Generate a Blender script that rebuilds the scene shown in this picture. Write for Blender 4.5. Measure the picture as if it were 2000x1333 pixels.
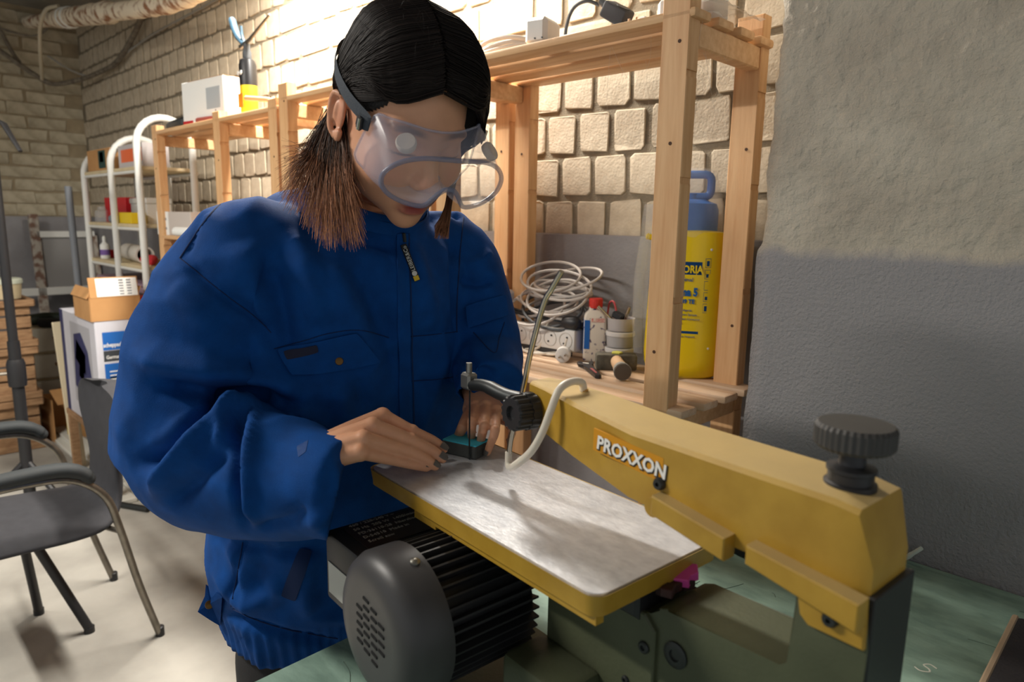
import bpy, bmesh, math, random
import numpy as np
from mathutils import Vector, Matrix, noise
from mathutils.bvhtree import BVHTree

random.seed(7); RNG = np.random.default_rng(7)
SC = bpy.context.scene
for _o in list(bpy.data.objects): bpy.data.objects.remove(_o)
COL = SC.collection
PI = math.pi

# ---------------------------------------------------------------- camera
CAM_Z, YAW, PITCH, ROLL, FPX = 1.36, math.radians(44.5), math.radians(10), math.radians(1.0), 1350.0
_fw = Vector((-math.sin(YAW)*math.cos(PITCH), math.cos(YAW)*math.cos(PITCH), -math.sin(PITCH)))
_rt = Vector((math.cos(YAW), math.sin(YAW), 0)); _up = _rt.cross(_fw)
_r2 = _rt*math.cos(ROLL) + _up*math.sin(ROLL); _u2 = _up*math.cos(ROLL) - _rt*math.sin(ROLL)
cam_data = bpy.data.cameras.new('camera'); cam = bpy.data.objects.new('camera', cam_data); COL.objects.link(cam)
cam.matrix_world = Matrix(((_r2.x,_u2.x,-_fw.x,0),(_r2.y,_u2.y,-_fw.y,0),(_r2.z,_u2.z,-_fw.z,CAM_Z),(0,0,0,1)))
cam_data.sensor_width = 36; cam_data.lens = FPX/2000*36; cam_data.clip_start = 0.02
cam_data.dof.use_dof = True; cam_data.dof.focus_distance = 1.05; cam_data.dof.aperture_fstop = 5.6
SC.camera = cam
CAMP = Vector((0, 0, CAM_Z))

def pix_ray(x, y):                      # unit-depth ray of a photograph pixel (2000 x 1333)
    return _fw + _r2*((x-1000)/FPX) - _u2*((y-666.5)/FPX)
def to_pix(p):
    q = Vector(p)-CAMP; d = q.dot(_fw)
    return 1000+FPX*q.dot(_r2)/d, 666.5-FPX*q.dot(_u2)/d, d

# ---------------------------------------------------------------- light
world = bpy.data.worlds.new('world'); SC.world = world; world.use_nodes = True
world.node_tree.nodes['Background'].inputs[0].default_value = (0.93, 0.97, 1.0, 1)
world.node_tree.nodes['Background'].inputs[1].default_value = 0.36
def area_light(name, loc, target, sx, sy, power, col):
    l = bpy.data.lights.new(name, 'AREA'); l.shape = 'RECTANGLE'; l.size = sx; l.size_y = sy; l.energy = power; l.color = col
    o = bpy.data.objects.new(name, l); COL.objects.link(o); o.location = loc
    o.rotation_euler = (Vector(target)-Vector(loc)).to_track_quat('-Z', 'Y').to_euler()
    return o
# tubes of the strip lamp and the added fill lamp under the ceiling (their housings are built further down)
LAMPS = [((-2.15, 1.30, 2.46), 1.3, 0.0, 62), ((-2.3, -0.9, 2.62), 1.3, 0.0, 62)]  # second one is unseen, added to light the pier and the sleeve
for (lx, ly, lz), ln, rz, pw in LAMPS:
    a = area_light('strip_light', (lx, ly, lz-0.045), (lx, ly, 0), ln, 0.09, pw, (1.0, 0.95, 0.87))
SC.view_settings.view_transform = 'Standard'; SC.view_settings.look = 'None'
SC.view_settings.gamma = 1; SC.view_settings.use_curve_mapping = False
SC.view_settings.exposure = 0.50
SC.cycles.use_denoising = True
SC.cycles.max_bounces = 8; SC.cycles.transparent_max_bounces = 24

# ---------------------------------------------------------------- materials
def lin(c):
    f = lambda v: v/12.92 if v <= 0.04045 else ((v+0.055)/1.055)**2.4
    return tuple(f(v/255.0) for v in c) + (1.0,)
MATS = {}
def mat(name, rgb, rough=0.6, metal=0.0, var=0.0, vscale=20.0, rgb2=None, bump=0.0, bscale=60.0, stretch=None,
        trans=0.0, alpha=1.0, ior=1.45, emit=0.0, coat=0.0, sheen=0.0, attr=None, spec=0.5, detail=5.0, contrast=None, sss=0.0, objrand=0.0):
    """one procedural principled material: two-tone noise colour, noise bump"""
    if name in MATS: return MATS[name]
    m = bpy.data.materials.new(name); m.use_nodes = True
    nt = m.node_tree; N = nt.nodes; L = nt.links; b = N['Principled BSDF']
    c1 = lin(rgb); b.inputs['Base Color'].default_value = c1
    b.inputs['Roughness'].default_value = rough; b.inputs['Metallic'].default_value = metal
    b.inputs['IOR'].default_value = ior; b.inputs['Specular IOR Level'].default_value = spec
    b.inputs['Transmission Weight'].default_value = trans; b.inputs['Alpha'].default_value = alpha
    b.inputs['Coat Weight'].default_value = coat
    if sss: b.inputs['Subsurface Weight'].default_value = sss; b.inputs['Subsurface Radius'].default_value = (0.012, 0.005, 0.003); b.inputs['Subsurface Scale'].default_value = 0.6
    if sheen: b.inputs['Sheen Weight'].default_value = sheen
    if emit: b.inputs['Emission Color'].default_value = c1; b.inputs['Emission Strength'].default_value = emit
    tc = N.new('ShaderNodeTexCoord'); src = tc.outputs['Object']
    if stretch:
        mp = N.new('ShaderNodeMapping'); mp.inputs['Scale'].default_value = stretch; L.new(src, mp.inputs['Vector']); src = mp.outputs['Vector']
    out = None
    if attr:
        a = N.new('ShaderNodeAttribute'); a.attribute_name = attr; out = a.outputs['Color']
    if var or rgb2:
        n = N.new('ShaderNodeTexNoise'); n.inputs['Scale'].default_value = vscale; n.inputs['Detail'].default_value = detail
        L.new(src, n.inputs['Vector'])
        r = N.new('ShaderNodeValToRGB'); L.new(n.outputs['Fac'], r.inputs['Fac'])
        lo, hi = contrast or (0.3, 0.7)
        r.color_ramp.elements[0].position = lo; r.color_ramp.elements[1].position = hi
        d = lin(rgb2) if rgb2 else tuple(v*(1-var) for v in c1[:3])+(1,)
        r.color_ramp.elements[0].color = d; r.color_ramp.elements[1].color = c1
        if out is None: out = r.outputs['Color']
        else:
            mx = N.new('ShaderNodeMix'); mx.data_type = 'RGBA'; mx.blend_type = 'MULTIPLY'; mx.inputs['Factor'].default_value = 1
            L.new(out, mx.inputs['A']); L.new(r.outputs['Color'], mx.inputs['B']); out = mx.outputs['Result']
    if objrand:
        oi = N.new('ShaderNodeObjectInfo'); hs = N.new('ShaderNodeHueSaturation')
        mr = N.new('ShaderNodeMapRange'); mr.inputs['To Min'].default_value = 1-objrand; mr.inputs['To Max'].default_value = 1+objrand*0.6
        L.new(oi.outputs['Random'], mr.inputs['Value']); L.new(mr.outputs['Result'], hs.inputs['Value'])
        if out is not None: L.new(out, hs.inputs['Color'])
        else: hs.inputs['Color'].default_value = c1
        out = hs.outputs['Color']
    if out is not None: L.new(out, b.inputs['Base Color'])
    if bump:
        n2 = N.new('ShaderNodeTexNoise'); n2.inputs['Scale'].default_value = bscale; n2.inputs['Detail'].default_value = 6
        L.new(src, n2.inputs['Vector'])
        bp = N.new('ShaderNodeBump'); bp.inputs['Strength'].default_value = bump; bp.inputs['Distance'].default_value = 0.004
        L.new(n2.outputs['Fac'], bp.inputs['Height']); L.new(bp.outputs['Normal'], b.inputs['Normal'])
    MATS[name] = m
    return m

# ---------------------------------------------------------------- mesh helpers
def add_box(bm, c, s, rot=None, bev=0.0, seg=1, taper=None):
    """box centred at c with full size s; rot = Matrix 3x3 or z-angle; taper scales the top (x, y)"""
    if isinstance(rot, (int, float)): rot = Matrix.Rotation(rot, 3, 'Z')
    vs = []
    for z in (-1, 1):
        for y in (-1, 1):
            for x in (-1, 1):
                k = (taper if (taper and z > 0) else (1, 1))
                v = Vector((x*s[0]/2*k[0], y*s[1]/2*k[1], z*s[2]/2))
                if rot: v = rot @ v
                vs.append(bm.verts.new(v+Vector(c)))
    fs = [bm.faces.new([vs[i] for i in q]) for q in ((0,2,3,1),(4,5,7,6),(0,1,5,4),(2,6,7,3),(0,4,6,2),(1,3,7,5))]
    if bev > 0:
        es = list({e for f in fs for e in f.edges})
        bmesh.ops.bevel(bm, geom=es, offset=bev, segments=seg, affect='EDGES', profile=0.5, clamp_overlap=True)
    return bm
def frame_of(t, ref=None):
    t = Vector(t).normalized(); ref = ref or (Vector((0,0,1)) if abs(t.z) < 0.9 else Vector((1,0,0)))
    a = t.cross(ref).normalized(); return a, t.cross(a).normalized()
def add_tube(bm, pts, r, n=10, cap=True, closed=False, sy=1.0, ref=None):
    """tube along points; r a number or list; sy flattens the section"""
    pts = [Vector(p) for p in pts]; m = len(pts); rs = r if isinstance(r, (list, tuple)) else [r]*m
    rings = []; a_prev = None
    for i, p in enumerate(pts):
        if closed: t = pts[(i+1) % m]-pts[i-1]
        else: t = pts[min(i+1, m-1)]-pts[max(i-1, 0)]
        if t.length < 1e-9: t = Vector((0,0,1))
        t.normalize()
        if a_prev is None: a, b = frame_of(t, ref)
        else:
            a = (a_prev - t*a_prev.dot(t)); a = a.normalized() if a.length > 1e-6 else frame_of(t)[0]; b = t.cross(a)
        a_prev = a
        rings.append([bm.verts.new(p + (a*math.cos(2*PI*k/n)+b*math.sin(2*PI*k/n)*sy)*rs[i]) for k in range(n)])
    for i in range(m if closed else m-1):
        A, B = rings[i], rings[(i+1) % m]
        for k in range(n): bm.faces.new((A[k], A[(k+1) % n], B[(k+1) % n], B[k]))
    if cap and not closed:
        bm.faces.new(rings[0][::-1]); bm.faces.new(rings[-1])
    return bm
def add_lathe(bm, prof, c=(0,0,0), axis=(0,0,1), n=24, caps=True):
    """profile [(r, h)...] turned about axis through c"""
    ax = Vector(axis).normalized(); a, b = frame_of(ax); b = ax.cross(a); c = Vector(c); rings = []
    for r, h in prof:
        rings.append([bm.verts.new(c+ax*h+(a*math.cos(2*PI*k/n)+b*math.sin(2*PI*k/n))*max(r, 1e-5)) for k in range(n)])
    for A, B in zip(rings, rings[1:]):
        for k in range(n): bm.faces.new((A[k], A[(k+1) % n], B[(k+1) % n], B[k]))
    if caps: bm.faces.new(rings[0][::-1]); bm.faces.new(rings[-1])
    return bm
def add_loft(bm, rings, caps=True, closed=True):
    R = [[bm.verts.new(Vector(p)) for p in ring] for ring in rings]
    n = len(R[0])
    for A, B in zip(R, R[1:]):
        for k in range(n if closed else n-1): bm.faces.new((A[k], A[(k+1) % n], B[(k+1) % n], B[k]))
    if caps and closed: bm.faces.new(R[0][::-1]); bm.faces.new(R[-1])
    return bm
def add_prism(bm, poly, h0, h1, to3=None, bev=0.0, seg=1):
    """extrude a 2-d polygon between h0 and h1; to3(a, b, h) -> point"""
    to3 = to3 or (lambda a, b, h: (a, b, h))
    A = [bm.verts.new(Vector(to3(a, b, h0))) for a, b in poly]; B = [bm.verts.new(Vector(to3(a, b, h1))) for a, b in poly]
    fs = [bm.faces.new(A[::-1]), bm.faces.new(B)]; n = len(poly)
    for k in range(n): fs.append(bm.faces.new((A[k], A[(k+1) % n], B[(k+1) % n], B[k])))
    if bev > 0:
        es = list({e for f in fs[:2] for e in f.edges})
        bmesh.ops.bevel(bm, geom=es, offset=bev, segments=seg, affect='EDGES', profile=0.5, clamp_overlap=True)
    return bm
def smooth_path(pts, n=8):
    """Catmull-Rom through points"""
    P = [Vector(p) for p in pts]; P = [2*P[0]-P[1]] + P + [2*P[-1]-P[-2]]; out = []
    for i in range(1, len(P)-2):
        for k in range(n):
            t = k/n; p0, p1, p2, p3 = P[i-1:i+3]
            out.append(0.5*((2*p1)+(p2-p0)*t+(2*p0-5*p1+4*p2-p3)*t*t+(3*p1-p0-3*p2+p3)*t**3))
    out.append(P[-2]); return out
def link_mesh(name, me, m=None, parent=None, smooth=True):
    o = bpy.data.objects.new(name, me); COL.objects.link(o)
    if m is not None and not me.materials: me.materials.append(m)
    if parent is not None: o.parent = parent
    return o
def obj(name, bm, m, parent=None, smooth=False, angle=None):
    """finish a bmesh as one mesh object"""
    bmesh.ops.recalc_face_normals(bm, faces=bm.faces[:])
    me = bpy.data.meshes.new(name); bm.to_mesh(me); bm.free()
    if smooth:
        for p in me.polygons: p.use_smooth = True
        if angle is None: angle = 40
        try: me.set_sharp_from_angle(angle=math.radians(angle))
        except Exception: pass
    return link_mesh(name, me, m, parent)
def tag(o, label=None, cat=None, group=None, kind=None):
    if label: o['label'] = label
    if cat: o['category'] = cat
    if group: o['group'] = group
    if kind: o['kind'] = kind
    return o
def thing(name, label, cat, loc=(0,0,0), rotz=0, group=None, rot=None):
    o = bpy.data.objects.new(name, None); COL.objects.link(o); o.empty_display_size = 0.05
    o.location = loc; o.rotation_euler = rot or (0, 0, rotz)
    return tag(o, label, cat, group)
def text_mesh(name, body, size, m, parent, loc, rot, extrude=0.0003, bold=0.0, align='LEFT', sx=1.0):
    cu = bpy.data.curves.new(name, 'FONT'); cu.body = body; cu.size = size; cu.extrude = extrude; cu.offset = bold; cu.align_x = align
    cu.resolution_u = 2
    t = bpy.data.objects.new(name+'_tmp', cu); COL.objects.link(t)
    dg = bpy.context.evaluated_depsgraph_get(); me = bpy.data.meshes.new_from_object(t.evaluated_get(dg))
    bpy.data.objects.remove(t); bpy.data.curves.remove(cu)
    me.materials.clear()
    o = link_mesh(name, me, m, parent); o.location = loc
    if isinstance(rot, Matrix): o.rotation_euler = rot.to_euler()
    else: o.rotation_euler = rot
    o.scale = (sx, 1, 1)
    return o
# ================================================================ setting
M_mortar = mat('mortar', (142, 130, 110), 0.95, var=0.25, vscale=40, bump=0.5, bscale=220)
M_brick = mat('pale_brick', (212, 198, 174), 0.85, rgb2=(188, 172, 148), vscale=26, bump=0.35, bscale=160, objrand=0.10)
M_oldbrick = mat('whitewashed_brick', (196, 186, 162), 0.9, rgb2=(160, 148, 124), vscale=14, bump=0.6, bscale=60, objrand=0.10)
M_grey = mat('grey_wall_paint', (150, 148, 150), 0.7, rgb2=(134, 131, 132), vscale=9, bump=0.35, bscale=120)
M_plaster = mat('rough_plaster', (168, 161, 148), 0.95, rgb2=(130, 121, 107), vscale=5, bump=0.8, bscale=170, detail=8)
M_floor = mat('concrete_floor', (176, 172, 163), 0.75, rgb2=(146, 142, 134), vscale=2.6, bump=0.15, bscale=60, detail=9, contrast=(0.36, 0.62))
M_ceil = mat('ceiling_plaster', (150, 146, 136), 0.9, var=0.25, vscale=3, bump=0.3, bscale=40)

WALL_Y, END_X, CEIL_Z, WAIN = 1.55, -6.0, 2.75, 1.322
bm = bmesh.new(); add_box(bm, (-2.2, -0.9, -0.05), (8.4, 5.8, 0.1)); floor = tag(obj('floor', bm, M_floor), 'worn light grey concrete floor with stains', kind='structure')
bm = bmesh.new(); add_box(bm, (-2.2, -0.9, CEIL_Z+0.05), (8.4, 5.8, 0.1)); ceiling = tag(obj('ceiling', bm, M_ceil), 'dim plastered ceiling above the pipes', kind='structure')

# back wall of pale bricks: mortar bed, bricks standing proud of it, grey painted dado below
bm = bmesh.new(); add_box(bm, (-2.65, WALL_Y+0.10, CEIL_Z/2), (7.1, 0.2, CEIL_Z))
wall_back = tag(obj('wall_back', bm, M_mortar), 'long wall of pale bricks above a grey painted band', kind='structure')
bm = bmesh.new(); add_box(bm, (-2.65, WALL_Y-0.009, WAIN/2), (7.1, 0.026, WAIN), bev=0.003); obj('dado', bm, M_grey, wall_back)
def brick_mesh(name, w, h, d, axis, m, rough=0.006):
    """rounded irregular brick front; the face looks to -y (axis y) or +x (axis x)"""
    bm = bmesh.new(); cx, cz = w/2, h/2; c = min(w, h)*0.085
    P = [(-cx+c, -cz), (cx-c, -cz), (cx, -cz+c), (cx, cz-c), (cx-c, cz), (-cx+c, cz), (-cx, cz-c), (-cx, -cz+c)]
    P = [(x+random.uniform(-rough, rough)*.7, z+random.uniform(-rough, rough)*.7) for x, z in P]
    rings = []
    for k, y in ((1.0, 0.004), (1.0, -d*0.7), (0.965, -d)):
        rings.append([((x*k, y+(random.uniform(-0.0012, 0.0012) if y < 0 else 0), z*k) if axis == 'y' else (-y, x*k, z*k)) for x, z in P])
    R = [[bm.verts.new(p) for p in r] for r in rings]
    for A, B in zip(R, R[1:]):
        for k in range(8): bm.faces.new((A[k], A[(k+1) % 8], B[(k+1) % 8], B[k]))
    bm.faces.new(R[-1])
    bmesh.ops.recalc_face_normals(bm, faces=bm.faces[:])
    me = bpy.data.meshes.new(name); bm.to_mesh(me); bm.free(); me.materials.append(m)
    for p in me.polygons: p.use_smooth = False
    return me
def lay_bricks(wall, spots, meshes, m, limit=300):
    """spots: (kind, position); the largest in view become parts, the rest one stuff mesh"""
    def score(s):
        x, y, d = to_pix(s[1])
        inside = d > 0 and -60 < x < 2060 and -60 < y < 1390
        return (0 if inside else 1, d if d > 0 else 99)
    spots.sort(key=score); rest = bmesh.new()
    for i, (k, p) in enumerate(spots):
        me = random.choice(meshes[k])
        if i < limit:
            o = link_mesh('brick', me, None, wall); o.location = p
        else:
            n0 = len(rest.verts); rest.from_mesh(me); bmesh.ops.translate(rest, verts=rest.verts[n0:] if False else list(rest.verts)[n0:], vec=p)
    if len(spots) > limit: tag(obj('far_bricks', rest, m, wall), kind='stuff')
    else: rest.free()
BW, BH = 0.1165, 0.1178
bk = {'h': [brick_mesh('brick', BW-0.016, BH-0.015, 0.0045, 'y', M_brick) for _ in range(10)],
      's': [brick_mesh('brick', 2*BW-0.016, BH-0.015, 0.0045, 'y', M_brick) for _ in range(4)]}
spots = []
for row in range(12):
    z = 1.657 - 2*BH - BH/2 + row*BH - 0.0
    x = -0.52 - (row % 2)*BW*0.5
    while x > END_X+0.05:
        if (row == 0 and random.random() < 0.45) or random.random() < 0.06:
            spots.append(('s', (x-BW/2, WALL_Y, z))); x -= 2*BW
        else: spots.append(('h', (x, WALL_Y, z))); x -= BW
spots = [s for s in spots if s[1][2] > 1.30]
lay_bricks(wall_back, spots, bk, M_brick)

# far end wall of old whitewashed bricks
bm = bmesh.new(); add_box(bm, (END_X-0.1, -0.9, CEIL_Z/2), (0.2, 5.8, CEIL_Z))
wall_left = tag(obj('wall_left', bm, mat('old_mortar', (168, 152, 124), 0.95, var=0.3, vscale=12, bump=0.5, bscale=60)), 'far end wall of old whitewashed bricks', kind='structure')
bm = bmesh.new(); add_box(bm, (END_X+0.009, -0.9, WAIN/2+0.0), (0.02, 4.9, WAIN+0.0), bev=0.003); obj('dado', bm, M_grey, wall_left)
ok_ = {'h': [brick_mesh('brick', 0.232, 0.076, 0.009, 'x', M_oldbrick, 0.0075) for _ in range(12)]}
spots = []
for row in range(18):
    z = WAIN+0.045+row*0.087; y = WALL_Y-0.11-(row % 2)*0.12
    while y > -1.2:
        if z < CEIL_Z-0.03: spots.append(('h', (END_X, y+random.uniform(-0.01, 0.01), z+random.uniform(-0.004, 0.004))))
        y -= 0.243
lay_bricks(wall_left, spots, ok_, M_oldbrick)

# plastered pier to the right of the shelves: a lumpy cast of plaster over a box
def pier_off(x, z):
    v = Vector((x*1.0, 3.1, z*1.0))
    o = 0.006*noise.fractal(v*3.2, 1.0, 2.0, 4) + 0.0012*noise.fractal(v*16, 0.9, 2.0, 4) + 0.0030*noise.noise(v*85) + 0.0016*noise.noise(v*38)
    o += 0.0012*noise.noise(v*170)
    k = 1/(1+math.exp(-(1.312+0.006*noise.noise(Vector((x*14, 0, 0)))-z)/0.004))
    return o*(1-k*0.78) + 0.007*k, k
bm = bmesh.new(); NX, NZ = 330, 330; X0, X1, Z0, Z1 = -0.592, 0.75, 0.55, 2.05
def pier_grid(bm, nx, nz, x0, x1, z0, z1):
    g = []
    for j in range(nz+1):
        z = z0+(z1-z0)*j/nz; row = []
        for i in range(nx+1):
            x = x0+(x1-x0)*i/nx; o, k = pier_off(x, z); e = 0.008*noise.noise(Vector((0, 5.5, z*9)))+0.003*noise.noise(Vector((0, 2.5, z*45)))
            edge = max(0.0, 1-i/6.0)
            row.append(bm.verts.new((x+edge*edge*(e*(1-k*.6)-0.008*k), 1.272-o+edge*edge*0.010, z)))
        g.append(row)
    for j in range(nz):
        for i in range(nx): bm.faces.new((g[j][i], g[j][i+1], g[j+1][i+1], g[j+1][i]))
    for j in range(nz):
        a, b = g[j][0], g[j+1][0]; c = bm.verts.new((x0, 1.56, b.co.z)); d = bm.verts.new((x0, 1.56, a.co.z)); bm.faces.new((a, b, c, d))
pier_grid(bm, NX, NZ, X0, X1, Z0, Z1)
add_box(bm, ((X0+2.0)/2+0.01, 1.44, CEIL_Z/2), (2.0-X0-0.02, 0.30, CEIL_Z))
wall_right = tag(obj('wall_right', bm, None, smooth=True, angle=60), 'rough grey plastered pier with a smoother painted lower half', kind='structure')
M_pier = mat('pier_plaster', (196, 188, 173), 0.95, rgb2=(168, 159, 145), vscale=7, bump=0.9, bscale=170, detail=9)
nt = M_pier.node_tree; N = nt.nodes; L = nt.links          # painted band below 1.31 m
tcn = N.new('ShaderNodeTexCoord'); sep = N.new('ShaderNodeSeparateXYZ'); L.new(tcn.outputs['Object'], sep.inputs[0])
nn = N.new('ShaderNodeTexNoise'); nn.inputs['Scale'].default_value = 14; nn.inputs['Detail'].default_value = 6; L.new(tcn.outputs['Object'], nn.inputs['Vector'])
ma = N.new('ShaderNodeMath'); ma.operation = 'MULTIPLY_ADD'; ma.inputs[1].default_value = 0.05; L.new(nn.outputs['Fac'], ma.inputs[0]); L.new(sep.outputs['Z'], ma.inputs[2])
mr = N.new('ShaderNodeMapRange'); mr.inputs['From Min'].default_value = 1.325; mr.inputs['From Max'].default_value = 1.345; L.new(ma.outputs[0], mr.inputs['Value'])
mx = N.new('ShaderNodeMix'); mx.data_type = 'RGBA'; mx.inputs['A'].default_value = lin((150, 148, 150))
old = M_pier.node_tree.nodes['Principled BSDF'].inputs['Base Color'].links[0].from_socket
L.new(mr.outputs['Result'], mx.inputs['Factor']); L.new(old, mx.inputs['B']); L.new(mx.outputs['Result'], N['Principled BSDF'].inputs['Base Color'])
wall_right.data.materials.append(M_pier)

# strip lamp and added fill lamp under the ceiling
M_lamp_body = mat('lamp_housing', (225, 225, 220), 0.5); M_tube = mat('lamp_tube', (255, 240, 214), 0.4, emit=9.0)
for i, ((lx, ly, lz), ln, rz, pw) in enumerate(LAMPS):
    t = thing('strip_lamp', ['white strip lamp above the middle wooden shelf', 'unseen white strip lamp added over the open floor as fill'][i], 'lamp', (lx, ly, lz), rz)
    bm = bmesh.new(); add_box(bm, (0, 0, 0.03), (ln+0.06, 0.09, 0.05), bev=0.006); obj('housing', bm, M_lamp_body, t)
    bm = bmesh.new(); add_tube(bm, [(-ln/2, 0, -0.015), (ln/2, 0, -0.015)], 0.013, 12); obj('tube', bm, M_tube, t, True)
    for s in (-1, 1):
        bm = bmesh.new(); add_tube(bm, [(s*ln*0.4, 0, 0.055), (s*ln*0.4, 0, CEIL_Z-lz)], 0.004, 6); obj('suspension_rod', bm, M_lamp_body, t)
# ================================================================ wooden shelf units
M_pine = mat('pine', (222, 180, 132), 0.55, rgb2=(204, 154, 106), vscale=9, stretch=(9, 9, 0.7), bump=0.08, bscale=40)
M_pine_x = mat('pine_slat', (224, 184, 138), 0.55, rgb2=(206, 160, 114), vscale=9, stretch=(0.7, 9, 9), bump=0.08, bscale=40)
M_pine_dusty = mat('dusty_pine_slat', (222, 196, 168), 0.65, rgb2=(204, 166, 132), vscale=9, stretch=(0.7, 9, 9), bump=0.08, bscale=40)
M_knot = mat('knot', (74, 46, 26), 0.7)
def post_bm(z1, w, d, notches):
    """square post whose outer face is notched in steps"""
    bm = bmesh.new(); zs = [0.0]+[n for n in notches if n < z1]+[z1]
    prof = []
    for a, b in zip(zs, zs[1:]):
        prof += [(w/2-0.0035, a), (w/2-0.0035, a+0.012), (w/2, a+0.0125), (w/2, b)] if a > 0 else [(w/2, a), (w/2, b)]
    poly = prof + [(-w/2, z1), (-w/2, 0)]
    add_prism(bm, poly, -d/2, d/2, lambda a, b, h: (a, h, b), bev=0.002)
    return bm
def shelf_unit(label, x0, x1, zs, y0, y1, mats, ztop=1.785, posts=None, x_slat=None, skip_rail=()):
    t = thing('wooden_shelf', label, 'shelf', ((x0+x1)/2, (y0+y1)/2, 0))
    cx, cy = t.location.x, t.location.y; w, d = 0.058, 0.036
    for px in (posts or (x0+w/2, x1-w/2)):
        for py in (y0+d/2, y1-d/2):
            p = obj('post', post_bm(ztop, w, d, (0.42, 0.83, 0.94, 1.205, 1.43, 1.62)), M_pine, t); p.location = (px-cx, py-cy, 0)
            for kz in (1.10, 1.545, 1.70):
                bm = bmesh.new(); add_lathe(bm, [(0.0035, 0), (0.0035, 0.0008)], (random.uniform(-.012, .012), -d/2, kz+random.uniform(-.05, .05)), (0, -1, 0), 8)
                obj('screw_hole', bm, M_knot, p)
    for i, z in enumerate(zs):
        for px in (posts or (x0+w/2, x1-w/2)):
            s = -1 if px > cx else 1
            bm = bmesh.new(); add_box(bm, (px-cx-s*0.012, 0, z-0.018-0.0225), (0.030, y1-y0-2*d-0.002, 0.045), bev=0.003); obj('rail', bm, M_pine_x, t)
        a, b = (x_slat[i] if x_slat else None) or (x0+0.002, x1-0.002); n = 4; sw = 0.060; gap = ((y1-y0)-n*sw)/(n-1)
        me = None
        for k in range(n):
            yy = y0+sw/2+k*(sw+gap)-cy
            inner = k in (0, n-1)           # the outer slats stop at the posts
            bm = bmesh.new(); add_box(bm, ((a+b)/2-cx, 0, z-0.009), ((b-a), sw, 0.018), bev=0.006, seg=2)
            o = obj('slat', bm, mats[i], t, True, 30); o.location = (0, yy, 0)
    return t
Y0, Y1 = 1.150, 1.470
shelf_near = shelf_unit('pine shelf unit with slatted boards beside the plastered pier', -1.413, -0.700, (1.000, 1.738, 0.30), Y0, Y1, (M_pine_dusty, M_pine_x, M_pine_x), x_slat=((-1.409, -0.668), (-1.409, -0.690), (-1.409, -0.690)))
shelf_mid = shelf_unit('pine shelf unit behind the woman in the blue jacket', -2.232, -1.434, (1.20, 1.745, 0.55), Y0, Y1, (M_pine_x, M_pine_x, M_pine_x))
shelf_far = shelf_unit('pine shelf unit next to the white tubular rack', -3.434, -2.245, (1.262, 1.722, 0.60), Y0, Y1, (M_pine_x, M_pine_x, M_pine_x), ztop=1.745, posts=(-3.40, -2.735, -2.28))
# ================================================================ work bench and scroll saw
M_bench = mat('mint_bench_paint', (148, 176, 160), 0.55, rgb2=(118, 144, 130), vscale=16, bump=0.12, bscale=90, detail=10, stretch=(1, 2.2, 1), contrast=(0.35, 0.65))
BZ = 0.80
bench = thing('workbench', 'workbench with a worn mint green painted top', 'workbench', (-0.07, 0.6, 0))
bm = bmesh.new(); add_prism(bm, [(-.68, -.66), (.68, -.66), (.68, .662), (-.56, .662), (-.68, .50)], BZ-.03, BZ, bev=.004, seg=2); bench_top = obj('top', bm, M_bench, bench)
M_scr = mat('scratched_line', (84, 104, 92), 0.7); M_chalk = mat('chalk_mark', (222, 222, 208), 0.9)
scr = bmesh.new()
for _ in range(150):
    x, y = random.uniform(-0.6, 0.6), random.uniform(-0.55, 0.62); a = random.uniform(0, PI); l = random.uniform(0.015, 0.07)
    pts = smooth_path([(x, y, BZ), (x+l*.5*math.cos(a)+random.uniform(-.006, .006), y+l*.5*math.sin(a), BZ), (x+l*math.cos(a), y+l*math.sin(a)+random.uniform(-.01, .01), BZ)], 3)
    add_tube(scr, [p+Vector((0, 0, -0.0002)) for p in pts], 0.0008, 4)
tag(obj('scratches', scr, M_scr, bench_top), kind='stuff')
bm = bmesh.new(); sx, sy = -0.109, 0.352     # chalk S
add_tube(bm, smooth_path([(sx+a*.9, sy+b*.9, BZ) for a, b in ((.012, .010), (.002, .014), (-.004, .006), (.004, .001), (.006, -.006), (-.004, -.012), (-.012, -.008))], 4), 0.0012, 6, sy=0.4)
obj('chalk_mark', bm, M_chalk, bench_top)
M_steel_d = mat('dark_steel', (58, 60, 60), 0.45, 0.6)
for sx in (-1, 1):
    for sy in (-1, 1):
        bm = bmesh.new(); add_box(bm, (sx*0.60, sy*(0.58 if sx > 0 or sy < 0 else 0.42), (BZ-0.03)/2), (0.06, 0.06, BZ-0.031), bev=0.004); obj('leg', bm, M_steel_d, bench)
bm = bmesh.new()
add_box(bm, (0, -0.58, BZ-0.075), (1.14, 0.04, 0.07)); obj('apron', bm, M_steel_d, bench)

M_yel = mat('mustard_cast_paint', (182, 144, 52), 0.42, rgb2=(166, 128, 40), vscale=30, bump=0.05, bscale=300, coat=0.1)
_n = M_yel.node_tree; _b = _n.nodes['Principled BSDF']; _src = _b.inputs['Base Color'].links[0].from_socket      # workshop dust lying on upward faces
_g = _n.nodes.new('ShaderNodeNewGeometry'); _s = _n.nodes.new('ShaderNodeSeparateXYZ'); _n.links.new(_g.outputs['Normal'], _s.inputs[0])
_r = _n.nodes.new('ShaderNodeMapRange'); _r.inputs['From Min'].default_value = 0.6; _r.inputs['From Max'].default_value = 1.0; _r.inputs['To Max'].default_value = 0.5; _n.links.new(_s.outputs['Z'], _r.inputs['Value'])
_m = _n.nodes.new('ShaderNodeMix'); _m.data_type = 'RGBA'; _m.inputs['B'].default_value = lin((206, 188, 146)); _n.links.new(_r.outputs['Result'], _m.inputs['Factor']); _n.links.new(_src, _m.inputs['A']); _n.links.new(_m.outputs['Result'], _b.inputs['Base Color'])
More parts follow.
